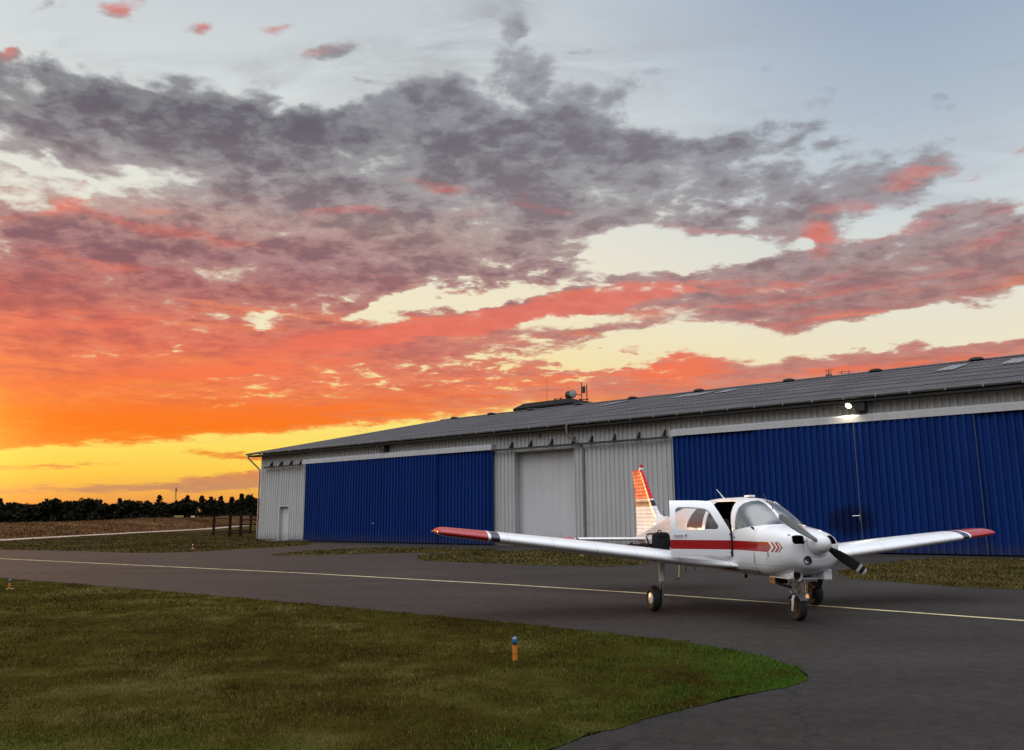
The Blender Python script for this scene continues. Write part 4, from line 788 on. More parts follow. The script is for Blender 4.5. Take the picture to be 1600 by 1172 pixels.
def cls(x, y, z):
    """which part a skin face belongs to: 0 shell, 1 right screen, 2 left screen, 3 right rear window, 4 left rear window, 5 left front window, 6 door hole, 7 air inlet, 9 cowling"""
    k = np.zeros(x.shape, int)
    k[(x > 1.722)] = 9
    right = y < 0
    sc = (in_screen(x, y, z) < 0) & (z > 1.2)
    k[sc & (y < -.020)] = 1; k[sc & (y > .020)] = 2; k[sc & (np.abs(y) <= .020)] = 0
    hi = z > 1.25
    k[(rpoly(x, z, W2, .06) < 0) & right & hi] = 3; k[(rpoly(x, z, W2, .06) < 0) & ~right & hi] = 4
    k[(rpoly(x, z, DWIN, .06) < 0) & ~right & hi] = 5
    dh = (rpoly(x, z, DOOR, .04) < 0) & right & ((np.abs(y) > .30) | (z < 1.7))
    k[dh] = 6
    inl = rpoly(np.abs(y), z, [(.195,1.130), (.365,1.130), (.365,1.225), (.335,1.258), (.195,1.258)], .035)
    k[(inl < 0) & (x > 2.40)] = 7
    return k
X, T = np.meshgrid(xs, th, indexing='ij'); Y, Z = skin(X, T)
ny = NT_
def quad_centres():
    Xc = (X[:-1]+X[1:])/2; Yc = (Y[:-1]+Y[1:]+np.roll(Y,-1,1)[:-1]+np.roll(Y,-1,1)[1:])/4; Zc = (Z[:-1]+Z[1:]+np.roll(Z,-1,1)[:-1]+np.roll(Z,-1,1)[1:])/4
    return Xc, Yc, Zc
KC = cls(*quad_centres())
def skin_part(name, sel, mat, parent, off=0.0, solid=0.0, inner=None, P=None):
    """the skin faces whose class is in sel, as a mesh of their own"""
    mask = np.isin(KC, sel); a, b = np.nonzero(mask)
    q = np.stack([a*ny+b, (a+1)*ny+b, (a+1)*ny+(b+1) % ny, a*ny+(b+1) % ny], 1)
    used, inv = np.unique(q.ravel(), return_inverse=True)
    yy, zz_ = skin(X, T, off) if off else (Y, Z)
    v = np.stack([X.ravel()[used], yy.ravel()[used], zz_.ravel()[used]], 1)
    if P is not None: v = P(v)
    o = np_mesh(name, v, inv.reshape(-1,4)[:, ::-1], mat, parent=parent, smooth=True)
    bm = bmesh.new(); bm.from_mesh(o.data); bmesh.ops.recalc_face_normals(bm, faces=bm.faces[:]); bm.to_mesh(o.data); bm.free()
    if solid:
        s = o.modifiers.new('thick', 'SOLIDIFY'); s.thickness = solid; s.offset = -1.0
        if inner is not None: o.data.materials.append(inner); s.material_offset = 1; s.material_offset_rim = 0
    return o
fus = skin_part('fuselage', [0], M['fuselage_paint'], plane, solid=.018, inner=M['cabin_trim'])
cow = skin_part('cowling', [9], M['fuselage_paint'], plane, off=.003, solid=.012, inner=M['black_trim'])
skin_part('windscreen', [1], M['screen_glass'], plane, off=-.006)
skin_part('windscreen', [2], M['screen_glass_bright'], plane, off=-.006)
for k in (3, 4, 5): skin_part('side_window', [k], M['cabin_glass'], plane, off=-.006)
# nose face closing the cowling, and dark inlet ducts
g = MB(); ring = [[(2.5815, y, z) for y, z in zip(*skin(np.full(NT_, 2.58), th))]]; i = g.addv(ring[0]); g.face(range(i, i+NT_)); g.build('cowl_face', M['fuselage_paint'], cow)
for sg in (-1, 1):
    g = MB(); g.box(2.22, 2.44, min(sg*.19, sg*.365), max(sg*.19, sg*.365), 1.10, 1.27); o = g.build('air_inlet', M['black_trim'], cow)
    o.data.flip_normals()
# white rim round the windscreen and its centre post
def rim_on_skin(pts, r, name, parent, mat, off=.0):
    g = MB(); g.tube(pts, r, 8); return g.build(name, mat, parent, smooth=True)
for sg in (-1, 1):
    zz_ = np.linspace(1.312, 1.775, 24); pts = []
    for z in zz_:
        x = float(arch(z)) - .012
        if side_y(x, z) > .02: pts.append((x, sg*side_y(x, z, .004), z))
    rim_on_skin(pts, .017, 'windscreen_frame', plane, M['white_part'])
# ---- open right-hand door: the same curved skin, swung about its front hinge
DOOR_OPEN = R(67)
def swing(v):
    x, y, z = v[:,0]-HINGE_X, v[:,1]+.57, v[:,2]
    c, s = math.cos(DOOR_OPEN), math.sin(DOOR_OPEN)
    return np.stack([HINGE_X + c*x - s*y, -.575 + s*x + c*y, z], 1)
dx_ = np.linspace(.085, HINGE_X-.01, 150); tt = np.linspace(np.pi, 2*np.pi, 700)
sv_X, sv_T, sv_Y, sv_Z, sv_K, sv_ny = X, T, Y, Z, KC, ny
th2 = np.linspace(R(118), R(242), 260); X, T = np.meshgrid(dx_, th2, indexing='ij'); Y, Z = skin(X, T, .004); ny = len(th2)
Xc, Yc, Zc = (X[:-1,:-1]+X[1:,1:])/2, (Y[:-1,:-1]+Y[1:,1:])/2, (Z[:-1,:-1]+Z[1:,1:])/2
dr = (rpoly(Xc, Zc, DOOR, .05) < -.006) & ((np.abs(Yc) > .305) | (Zc < 1.7)); wn = rpoly(Xc, Zc, DWIN, .07) < 0
KC = np.zeros((X.shape[0]-1, ny), int); KC[:, :-1] = np.where(dr & ~wn, 1, np.where(dr & wn, 2, 0))
sk0 = skin
def skin(x, t, grow=0.0): return sk0(x, t, grow+.004)
door = skin_part('cabin_door', [1], M['fuselage_paint'], plane, solid=.035, inner=M['cabin_trim'])
dwin = skin_part('door_window', [2], M['cabin_glass'], door, off=-.012)
skin = sk0; X, T, Y, Z, KC, ny = sv_X, sv_T, sv_Y, sv_Z, sv_K, sv_ny
PIV = Vector((HINGE_X, -.575, 0))
door.matrix_local = Matrix.Translation(PIV) @ Matrix.Rotation(DOOR_OPEN, 4, 'Z') @ Matrix.Translation(-PIV)
g = MB(); g.tube([(.30,-.585,1.225), (.30,-.605,1.225), (.16,-.608,1.222)], .012, 8); g.tube([(.36,-.575,1.228),(.36,-.596,1.228)], .016, 10); g.build('door_handle', M['steel'], door, smooth=True)
g = MB(); g.box(.16,.40,-.53,-.50,1.02,1.10); g.build('arm_rest', M['black_trim'], door)
g = MB(); g.tube([(HINGE_X-.01,-.582,1.235), (HINGE_X-.01,-.582,1.265)], .02, 8); g.tube([(HINGE_X-.09,-.60,1.255),(HINGE_X+.02,-.60,1.25)], .012, 6); g.build('hinge', M['black_metal'], plane)
g = MB(); g.tube([(HINGE_X-.01,-.582,.93), (HINGE_X-.01,-.582,.97)], .022, 8); g.build('hinge', M['black_metal'], plane)
g = MB(); g.tube([(HINGE_X-.01,-.579,.90),(HINGE_X-.01,-.579,1.26)], .016, 6); g.build('door_seal', M['black_rubber'], plane)
# ---- cabin
g = MB(); g.box(-.9,1.75,-.50,.50,.66,.70); g.build('cabin_floor', M['cabin_trim'], plane)
for sy in (-.27, .27):
    s = empty('seat'); s.parent = plane
    g = MB(); g.box(.18,.66,sy-.215,sy+.215,.86,1.00); g.build('seat_cushion', M['seat_cloth'], s, bevel=.03)
    g = MB(); g.prism([(.16,.98), (.28,.99), (.10,1.50), (.0,1.49)], sy-.20, sy+.20, axes=(0,2,1)); g.build('seat_backrest', M['seat_cloth'], s, bevel=.03)
    g = MB(); g.box(.25,.6,sy-.15,sy+.15,.70,.86); g.build('seat_frame', M['black_metal'], s)
g = MB(); g.box(-.85,-.35,-.48,.48,.80,.98); g.prism([(-.9,.95), (-.78,.96), (-.92,1.42), (-1.0,1.40)], -.46, .46, axes=(0,2,1)); g.build('rear_bench', M['seat_cloth'], plane, bevel=.03)
g = MB(); g.prism([(1.30,1.0), (1.36,1.345), (1.27,1.365), (1.62,1.375), (1.72,1.30), (1.7,.72), (1.55,.72)], -.50, .50, axes=(0,2,1)); g.build('instrument_panel', M['black_trim'], plane, bevel=.01)
for sy in (-.27, .27):
    g = MB(); g.tube([(1.34,sy,1.16),(1.02,sy,1.17)], .012, 8); g.tube([(1.02,sy-.12,1.26),(1.01,sy-.11,1.16),(1.01,sy,1.13),(1.01,sy+.11,1.16),(1.02,sy+.12,1.26)], .016, 8); g.build('control_yoke', M['black_metal'], plane)
g = MB(); g.ball((1.42,0,1.62), (.035,.03,.04)); g.tube([(1.42,0,1.65),(1.42,0,1.69)], .008, 6); g.build('compass', M['black_metal'], plane)
# ---- wings
def airfoil(n=22, t=.15, cam_=.02, x1=1.0):
    """closed section: trailing edge over the top to the nose and back underneath, chord 0..1 from the nose"""
    up, lo = [], []
    for k in range(n+1):
        x = x1*(1-math.cos(math.pi*k/n))/2
        yt = 5*t*(.2969*math.sqrt(x)-.126*x-.3516*x*x+.2843*x**3-.1036*x**4)
        yc = cam_/.16*(.8*x-x*x) if x < .4 else cam_/.36*(.2+.8*x-x*x)
        up.append((x, yc+yt)); lo.append((x, yc-yt))
    return up[::-1] + lo[1:]
WS = [(.50,1.225,-.92,.738,.095), (.56,1.16,-.93,.745,.105), (.70,1.00,-.93,.757,.125), (.90,.83,-.93,.776,.145), (1.10,.70,-.93,.797,.152), (1.30,.655,-.93,.820,.15), (3.15,.55,-.93,1.025,.15), (4.3,.485,-.80,1.152,.145), (4.98,.44,-.72,1.227,.135), (5.16,.43,-.70,1.246,.135), (5.25,.42,-.68,1.256,.125), (5.30,.39,-.63,1.262,.105), (5.325,.33,-.55,1.266,.075), (5.335,.22,-.40,1.268,.03)]
def wing_at(y):
    A = np.array(WS); return [float(np.interp(y, A[:,0], A[:,k])) for k in (1,2,3,4)]
def wing_ring(sg, y, x1=1.0, sec=None):
    le, te, z, t = wing_at(y); c = le-te
    thick = {True: .15}.get(False, t)
    P = airfoil(22, min(t, .15)*min(1.0, 1.55/c) if y < 1.2 else t, .02, x1)
    return [(le - a*c, sg*y, z + b*c + .0) for a, b in P]
YB = [.50,.56,.62,.70,.80,.90,1.0,1.10,1.30,1.8,2.4,2.85]
def part_ring(sg, y, x0, x1, n=10):
    le, te, z, t = wing_at(y); c = le-te; tt_ = min(t, .15)*min(1.0, 1.55/c) if y < 1.2 else t
    up, lo = [], []
    for k in range(n+1):
        x = x0 + (x1-x0)*k/n; yt = 5*tt_*(.2969*math.sqrt(x)-.126*x-.3516*x*x+.2843*x**3-.1036*x**4); yc = .02/.16*(.8*x-x*x) if x < .4 else .02/.36*(.2+.8*x-x*x)
        up.append((le-x*c, sg*y, z+(yc+yt)*c)); lo.append((le-x*c, sg*y, z+(yc-yt)*c))
    return up[::-1] + lo
for sg in (-1, 1):
    wp_ = M['wing_paint'] if sg < 0 else M['wing_paint_left']
    g = MB(); ysn = [.50,.56,.62,.70,.80,.90,1.0,1.10,1.30,1.8,2.4,3.0,3.6,4.2,4.6,4.98]
    g.loft([wing_ring(sg, y, .76) for y in ysn]); wing = g.build('wing', wp_, plane, smooth=True, autosmooth=50)
    g = MB(); g.loft([wing_ring(sg, y, 1.0) for y in (4.98,5.08,5.16,5.22,5.26,5.29,5.31,5.325,5.335)]); g.build('wing_tip', wp_, wing, smooth=True, autosmooth=50)
    g = MB(); g.loft([part_ring(sg, y, .768, 1.0) for y in np.linspace(.62, 2.70, 8)]); g.build('flap', wp_, wing, smooth=True)
    g = MB(); g.loft([part_ring(sg, y, .768, 1.0) for y in np.linspace(2.725, 4.96, 8)]); g.build('aileron', wp_, wing, smooth=True)
    le, te, z, t = wing_at(2.0)
    g = MB(); g.lathe([(.04,-.004),(.04,.004),(.02,.008)], (.30, sg*1.95, .965+.115), (0,-sg*.12,1), 16); g.build('fuel_cap', M['steel'], wing)
    # rubber seal where the wing root meets the body
    pts = [(wing_at(.575)[0] - a*(wing_at(.575)[0]-wing_at(.575)[1]), sg*(side_y(min(1.3, wing_at(.575)[0]-a*2.1), .76)+.008), .747 + b*2.09*.68) for a, b in airfoil(26, .105*1.0, .02)[8:44]]
    g = MB(); g.tube(pts, .011, 6); g.build('root_seal', M['black_rubber'], wing, smooth=True)
    g = MB(); g.lathe([(.012,-.05),(.016,0),(.012,.03),(.004,.045)], (.27, sg*5.315, 1.278), (1,0,0), 10); g.build('position_light', M['red_plastic'] if sg > 0 else M['white_part'], wing, smooth=True)
    if sg < 0:
        g = MB(); g.box(-.80,.35,-1.02,-.60,.0,.003)
# black non-slip walkway on the right wing root
g = MB(); rr = []
for y in (.62,.78,.95):
    row = []
    for x in np.linspace(-.55,.42,14):
        le, te, z, t = wing_at(y); c = le-te; q = (le-x)/c; tt_ = min(t,.15)*min(1,1.55/c); yt = 5*tt_*(.2969*math.sqrt(q)-.126*q-.3516*q*q+.2843*q**3-.1036*q**4); yc = .02/.36*(.2+.8*q-q*q) if q > .4 else .02/.16*(.8*q-q*q)
        row.append((x, -y, z+(yc+yt)*c+.004))
    rr.append(row)
g.grid(rr); g.build('walkway', M['black_rubber'], plane)
# ---- tail
def surf(stations, mat, name, parent, axis, x1=1.0, n=12):
    g = MB(); rings = []
    for p, le, te, o, t in stations:
        c = le-te; rings.append([((le-a*c), p, o+b*c) if axis == 1 else ((le-a*c), o+b*c, p) for a, b in airfoil(n, t, 0.0, x1)])
    g.loft(rings); return g.build(name, mat, parent, smooth=True, autosmooth=50)
for sg in (-1, 1):
    s = surf([(sg*y, le, te, 1.055+.0*y, t) for y, le, te, t in ((.06,-3.60,-4.36,.10),(.3,-3.60,-4.36,.10),(1.82,-3.64,-4.34,.10),(1.92,-3.66,-4.32,.09),(1.965,-3.74,-4.24,.06),(1.975,-3.85,-4.12,.02))], M['tail_paint'], 'stabilator', plane, 1)
    s2 = surf([(sg*y, -4.365, -4.50, 1.055, .12) for y in (.12,1.5)], M['tail_paint'], 'anti_servo_tab', s, 1)
FIN = [(1.10,-3.25,-4.42), (1.50,-2.95,-4.42), (1.57,-3.06,-4.425), (1.65,-3.16,-4.43), (1.77,-3.285,-4.44), (1.92,-3.43,-4.465), (2.2,-3.665,-4.52), (2.51,-3.925,-4.60), (2.58,-4.0,-4.64), (2.61,-4.08,-4.655)]
def fin_half(a0, a1, name, mat, par):
    g = MB(); rings = []
    for z, le, te in FIN:
        hinge = te + .36*(1 - (z-1.1)*.14)
        t = .085 if z < 2.6 else .05
        def yt(x):
            q = (le-x)/(le-te); hw = .060 - .018*(z-1.1)
            return hw*(math.sqrt(max(1-(1-min(q/.16,1))**2, 0)) if q < .16 else 1-(q-.16)/.84*.93)
        x0, x1 = (le, hinge) if a0 == 0 else (hinge-.008, te)
        X_ = [x0+(x1-x0)*(1-math.cos(math.pi*k/14))/2 if a0 == 0 else x0+(x1-x0)*k/14 for k in range(15)]
        rings.append([(x, -yt(x), z) for x in X_] + [(x, yt(x), z) for x in X_[::-1][(0 if a0 == 0 else 1):-1 if a0 == 0 else None]])
    g.loft(rings); return g.build(name, mat, par, smooth=True, autosmooth=50)
fin = fin_half(0, 1, 'fin', M['fin_paint'], plane)
rud = fin_half(1, 2, 'rudder', M['fin_paint'], plane)
g = MB(); rr = []
for k in range(14):
    q = k/13; x = -2.35-.85*q; zt = 1.545+.012*q + .10*max(0,(q-.55)/.45)**2; hw = .012+.02*q
    rr.append([(x,-hw-.05,zt-.11-.12*q),(x,-hw,zt-.02),(x,0,zt),(x,hw,zt-.02),(x,hw+.05,zt-.11-.12*q)])
g.grid(rr); g.build('dorsal_fin', M['fuselage_paint'], plane, smooth='all')
g = MB(); g.lathe([(.045,0),(.05,.03),(.045,.05)], (-4.06,0,2.60), n=14); b_ = g.build('beacon_base', M['white_part'], plane, smooth=True)
g = MB(); g.lathe([(.042,.05),(.042,.09),(.03,.125),(.004,.14)], (-4.06,0,2.60), n=14); g.build('beacon_lens', M['red_plastic'], b_, smooth=True)
# ---- propeller, spinner
PX, PZ = 2.73, 1.134
spin = MB(); spin.lathe([(.148,-.115),(.152,-.08),(.150,-.03),(.141,.03),(.122,.085),(.093,.130),(.055,.160),(.020,.173),(.001,.175)], (PX-.055,0,PZ+.005), (1,0,0), 40); spin.build('spinner', M['white_part'], plane, smooth=True, autosmooth=60)
def blade_mat():
    m, n, b = new_mat('propeller_blade'); c = objc(n); r = n.xyz(c)[0]
    band = n.mul(n.m('GREATER_THAN', r, .655), n.m('LESS_THAN', r, .70)); band = n.m('MAXIMUM', band, n.m('GREATER_THAN', r, .762))
    wear = n.step(n.noise(c, 18, 5, .7), .55, .8)
    base = n.mix(n.mul(wear, .25), (.022,.022,.023,1), (.10,.10,.10,1)); base = n.mix(n.mul(band, BANDS_ON(n)), base, (.62,.62,.63,1))
    setp(n, b, base=base, rough=.36, spec=.6); return m
def BANDS_ON(n):
    a = n.n.new('ShaderNodeObjectInfo'); return a.outputs['Object Index']
M['propeller_blade'] = blade_mat()
M['propeller_blade_skylit'] = plain('propeller_blade_skylit', (.12,.125,.12), .42, coat=.2)  # upper blade without bands; reflected sky put into its lighter grey
for k, ang in enumerate((-30.5, 149.5)):
    g = MB(); rings = []
    for r, wdt, tk, tw in ((.10,.085,.055,62), (.18,.105,.042,52), (.28,.135,.030,40), (.42,.150,.022,30), (.56,.145,.017,24), (.70,.128,.012,20), (.77,.108,.010,18), (.797,.075,.008,17), (.806,.03,.004,17)):
        t = R(tw); ring = []
        for q in range(14):
            a = 2*math.pi*q/14; u, v = wdt/2*math.cos(a), tk/2*math.sin(a)
            ring.append((r, u*math.cos(t)-v*math.sin(t), u*math.sin(t)+v*math.cos(t)))
        rings.append(ring)
    g.loft(rings); o = g.build('propeller_blade', M['propeller_blade'] if k == 0 else M['propeller_blade_skylit'], plane, smooth=True, autosmooth=50)
    # blade frame: local x along the blade, y across it in the disc, z forward
    a = R(ang); d = Vector((0, math.cos(a), math.sin(a))); f = Vector((1,0,0)); cr = f.cross(d)
    mt = Matrix((d, cr, f)).transposed().to_4x4(); mt.translation = (PX, 0, PZ); o.matrix_local = mt
    o.pass_index = 1 if k == 0 else 0
g = MB(); g.lathe([(.09,-.3),(.09,.0)], (PX-.09,0,PZ), (1,0,0), 16); g.build('propeller_hub', M['steel'], plane)
# ---- lower cowl: intake hole, scoop, exhaust, fittings
lx_ = 2.58
while side_y(lx_, .90) < .185: lx_ -= .004
ldir = (1,-.35,-.45)
g = MB(); g.lathe([(.060,-.08),(.060,.010),(.050,.014),(.046,-.02),(.002,-.03)], (lx_+.012,-.169,.894), ldir, 24); g.build('landing_light', M['black_trim'], cow, smooth=True)
g = MB(); g.lathe([(.044,-.012),(.03,-.008),(.002,-.006)], (lx_+.012,-.169,.894), ldir, 18); g.build('light_lens', M['steel'], cow, smooth=True)
g = MB(); rr = []
for k in range(9):
    q = k/8; x = 1.85+.55*q; hw = .10-.02*q; hz = .035+.055*q; rr.append([(x, -.22+hw*math.cos(a), .655+.02*q+hz*math.sin(a)) for a in np.linspace(0, 2*math.pi, 16, endpoint=False)])
g.grid(rr, close_v=True); g.build('air_scoop', M['fuselage_paint'], cow, smooth='all')
g = MB(); g.lathe([(.06,0),(.001,-.01)], (2.36,-.22,.672), (1,0,0), 14); g.build('scoop_mouth', M['black_trim'], cow)
g = MB(); g.box(1.80,2.32,-.34,.34,.612,.628); g.build('belly_plate', M['fuselage_paint'], cow)
g = MB(); g.box(2.20,2.42,.20,.34,.60,.76); g.build('cowl_lip', M['fuselage_paint'], cow, bevel=.015)
g = MB(); g.tube([(2.2,.26,.72),(2.22,.27,.60),(2.16,.28,.50),(2.05,.28,.46)], .042, 12); g.build('exhaust_pipe', M['black_metal'], cow, smooth=True)
# ---- landing gear
def tyre(o, r, w, parent, hub_out=-1):
    wh = empty('wheel', o); wh.parent = parent
    g = MB(); pr = []
    for k in range(15):
        a = -math.pi*.5 + math.pi*k/14; pr.append((r-w*.42+w*.42*math.cos(a)*1.0, w*.5*math.sin(a)))
    prof = [(r*.50, -w*.36)] + [(r*.62, -w*.46)] + pr + [(r*.62, w*.46), (r*.50, w*.36)]
    g.lathe(prof, (0,0,0), (0,1,0), 36); g.build('tyre', M['black_rubber'], wh, smooth=True, autosmooth=50)
    g = MB(); g.lathe([(r*.47,-w*.40),(r*.47,w*.40)], (0,0,0), (0,1,0), 24); g.build('brake_hub_disc', M['black_rubber'], wh, smooth=True)  # brake on the mains; on the nose wheel, black for the shaded rim
    if hub_out: g = MB(); g.lathe([(r*.47,w*.38),(r*.44,w*.48),(r*.30,w*.53),(r*.10,w*.56),(.001,w*.57)], (0,0,0), (0,hub_out,0), 24); g.build('rim', M['white_part'], wh, smooth=True)
    return wh
for sg in (-1, 1):
    ge = empty('main_gear'); ge.parent = plane
    yw, ys = sg*1.545, sg*1.40
    tyre((.10, yw, .212-GEAR+(-.019 if sg<0 else .019)), .212, .155, ge, sg)
    g = MB(); zt = wing_at(1.4)[2]-.04
    g.lathe([(.075,zt+.06),(.068,zt-.02),(.052,zt-.06),(.050,.46),(.046,.44)], (.11,ys,0), n=18); g.build('strut', M['white_part'], ge, smooth=True)
    g = MB(); g.lathe([(.030,.46),(.030,.18)], (.11,ys,0), n=14); g.build('oleo', M['chrome'], ge, smooth=True)
    g = MB(); g.tube([(.04,ys,.50),(-.07,ys,.34),(.04,ys,.19)], .020, 8); g.build('torque_link', M['white_part'], ge)
    g = MB(); g.tube([(.11,ys,.175),(.11,sg*1.62,.172)], .026, 10); g.box(.05,.15,min(ys,sg*1.47),max(ys,sg*1.47),.10,.16); g.build('axle', M['steel'], ge)
ng = empty('nose_gear'); ng.parent = plane
NX_, NY_ = 1.955, .03
tyre((NX_, NY_, .19-GEAR), .19, .135, ng, 0)
g = MB(); g.box(NX_-.075,NX_+.075,NY_-.085,NY_+.085,.535,.68); g.build('strut_housing', M['white_part'], ng, bevel=.02)
g = MB(); g.lathe([(.034,.55),(.034,.40),(.027,.40),(.027,.30)], (NX_,NY_,0), n=14); g.build('oleo', M['chrome'], ng, smooth=True)
g = MB(); g.tube([(NX_+.05,NY_,.52),(NX_+.12,NY_-.02,.45),(NX_+.05,NY_,.38)], .016, 8); g.tube([(NX_-.05,NY_-.07,.53),(NX_-.10,NY_-.10,.44),(NX_-.03,NY_-.07,.37)], .014, 8); g.build('torque_link', M['steel'], ng)
for sy in (-1, 1):
    g = MB(); pts = [(NX_, NY_+sy*.03, .335), (NX_+.01, NY_+sy*.075, .33), (NX_+.02, NY_+sy*.096, .27), (NX_, NY_+sy*.096, .11)]
    g.tube(pts, [.02,.022,.022,.018], 8); g.build('fork', M['white_part'], ng, smooth=True)
g = MB(); rr = []
for k in range(9):
    a = R(35+110*k/8); rr.append([(NX_+.222*math.cos(a), NY_+q, .19-GEAR+.222*math.sin(a)-(.012 if abs(q) > .05 else 0)) for q in (-.06,-.045,0,.045,.06)])
g.grid(rr); o = g.build('mudguard', M['gutter_grey'], ng, smooth='all')
g = MB(); g.tube([(1.62,-.18,.62),(1.75,-.16,.50),(1.93,-.05,.46)], .022, 8); g.box(1.55,1.72,-.20,.02,.50,.60); g.tube([(1.70,.16,.60),(1.93,.05,.48)], .02, 8); g.build('steering_rods', M['black_metal'], ng)
# ---- small fittings under the wing and on the skin
g = MB(); g.tube([(-.10,-.96,.70),(-.10,-.98,.46)], .015, 8); g.tube([(-.10,-.975,.465),(.02,-1.09,.455)], .016, 8); g.build('boarding_step', M['chrome'], plane)
g = MB(); g.tube([(.35,-1.05,.69),(.33,-1.05,.60)], .012, 6); g.tube([(.16,-.80,.68),(.15,-.80,.62)], .01, 6); g.build('fuel_drain', M['steel'], plane)
g = MB(); g.box(1.0,1.06,-.36,-.30,.545,.60); g.build('belly_antenna', M['black_metal'], plane)
g = MB(); g.tube([(.20,-.20,1.845),(-.05,-.22,2.02)], [.009,.005], 6); g.build('whip_antenna', M['white_part'], plane)
g = MB(); g.tube([(1.18,.06,1.775),(1.08,.06,1.90)], [.008,.006], 6); g.build('mast_antenna', M['black_metal'], plane)
g = MB(); g.tube([(-2.82,0,1.49),(-2.92,0,1.66)], [.013,.008], 6); g.build('tail_antenna', M['black_metal'], plane)
g = MB(); g.box(.62,.80,-.06,.06,1.868,1.90); g.build('roof_vent', M['white_part'], plane, bevel=.012)
g = MB(); g.ball((1.16,-.578,1.205), (.022,.006,.022)); g.build('latch_stud', M['steel'], plane)
g = MB(); g.lathe([(.010,-.002),(.010,.006)], (2.30,-.490,1.155), (.3,-1,0), 8); g.lathe([(.010,-.002),(.010,.006)], (2.06,-.530,.90), (0,-1,0), 8); g.lathe([(.010,-.002),(.010,.006)], (1.75,-.556,.90), (0,-1,0), 8); g.box(1.742,1.752,-.560,-.55,.82,.98); g.box(2.09,2.10,-.531,-.52,.93,1.0); g.build('cowl_latch', M['steel'], cow)

# ------------------------------------------------------------------ bags on the wing
def on_plane(p): return plane.matrix_basis @ Vector(p)
bpy.context.view_layer.update()
bp = empty('backpack', plane.matrix_world @ Vector((-.42,-1.16,.925)), YAW + R(20)); tag(bp, 'black backpack standing upright on the right wing beside the open door', 'backpack')
def rounded(mb, c, s, k=.35, n=5, m=7):
    """soft pillow: superellipsoid"""
    rings = []
    for a in range(13):
        ph = -math.pi/2 + math.pi*a/12; cp = abs(math.cos(ph))**k; sp = np.sign(math.sin(ph))*abs(math.sin(ph))**k
        rings.append([(c[0]+s[0]*cp*np.sign(math.cos(t))*abs(math.cos(t))**k, c[1]+s[1]*cp*np.sign(math.sin(t))*abs(math.sin(t))**k, c[2]+s[2]*sp) for t in np.linspace(0, 2*math.pi, 24, endpoint=False)])
    mb.loft(rings); return mb
g = rounded(MB(), (0,0,.16), (.11,.16,.165), .5); g.build('bag_body', M['dark_fabric'], bp, smooth='all')
g = rounded(MB(), (.11,0,.11), (.045,.125,.10), .5); g.build('front_pocket', M['dark_fabric'], bp, smooth='all')
g = MB(); g.tube([(-.03,-.04,.31),(-.03,-.03,.355),(-.03,.03,.355),(-.03,.04,.31)], .010, 8); g.build('carry_handle', M['dark_fabric'], bp, smooth=True)
g = MB(); g.tube([(-.10,-.10,.30),(-.12,-.22,.285),(-.11,-.24,.24),(-.10,-.19,.10)], .014, 8); g.build('shoulder_strap', M['dark_fabric'], bp, smooth=True)
g = MB(); g.prism([(-.05,-.055),(.03,-.055),(.055,-.01),(.045,.05),(-.03,.055),(-.055,.01)], -.004, .004, axes=(1,2,0)); o = g.build('luggage_tag', M['tag_grey'], bp); o.location = (.165,.10,.045); o.rotation_euler = (.2,-.5,-.2)
jk = empty('jacket', plane.matrix_world @ Vector((-.66,-1.50,.955)), YAW + R(65)); tag(jk, 'crumpled black jacket lying on the right wing next to the backpack', 'jacket')
g = MB(); rings = []; rj = random.Random(3)
for a in range(11):
    q = a/10; rings.append([(-.26+.5*q, .13*math.sin(math.pi*(.12+.8*q))*math.cos(t)*(1+.22*math.sin(3*t+q*9)), .012+max(0, .055*math.sin(math.pi*(.15+.8*q))*(math.sin(t)+.6)*(1+.3*math.sin(5*q*3+t*2)))) for t in np.linspace(0, 2*math.pi, 18, endpoint=False)])
g.loft(rings); g.build('jacket_body', M['dark_fabric'], jk, smooth='all')
g = MB(); g.tube([(.1,.05,.05),(.22,.12,.045),(.34,.10,.03),(.40,.02,.02)], [.05,.045,.035,.025], 10); g.build('sleeve', M['dark_fabric'], jk, smooth=True)

# ------------------------------------------------------------------ taxiway edge lights
M['orange_paint'] = plain('orange_paint', (.52,.17,.012), .55, vary=.2, scale=20)
M['blue_lens'] = plain('blue_lens', (.006,.15,.34), .08, coat=1.0)
M['sunset_lens'] = plain('sunset_lens', (.75,.42,.30), .1, coat=1.0)  # pale orange cover: reflected sunset put into the lens colour
def edge_light(p, label, lens, scale=1.0, stones=5, lean=0.0):
    e = empty('taxiway_light', (p[0], p[1], 0)); e.rotation_euler = (0, R(lean), random.uniform(0,6)); e.scale = (scale,)*3; tag(e, label, 'taxiway light', 'taxiway edge lights')
    g = MB(); g.lathe([(.034,-.02),(.034,.205),(.036,.207),(.036,.212),(.030,.215)], (0,0,0), n=20); g.build('stem', M['orange_paint'], e, smooth=True)
    g = MB(); g.lathe([(.0365,.095),(.0365,.101)], (0,0,0), n=20); g.build('stem_ring', M['black_trim'], e)
    g = MB(); g.lathe([(.034,.215),(.036,.22),(.036,.238),(.030,.242)], (0,0,0), n=20); g.build('collar', M['black_metal'], e, smooth=True)
    g = MB(); g.lathe([(.031,.242),(.034,.255),(.034,.285),(.029,.305),(.017,.318),(.002,.322)], (0,0,0), n=20); g.build('lens', lens, e, smooth=True)
    g = MB(); g.lathe([(.046,-.02),(.045,.004),(.036,.008)], (0,0,0), n=16); g.build('base', M['concrete'], e)
    rs = random.Random(int(p[0]*100)); g = MB()
    for k in range(stones):
        a = rs.uniform(0, 6.3); d = rs.uniform(.07,.13); q = rs.uniform(.016,.034); g.ball((d*math.cos(a), d*math.sin(a), .012+q*.3), (q, q*.8, q*.6), 7, 5)
    if stones: g.build('base_chips', M['stone_white'], e, smooth=True)
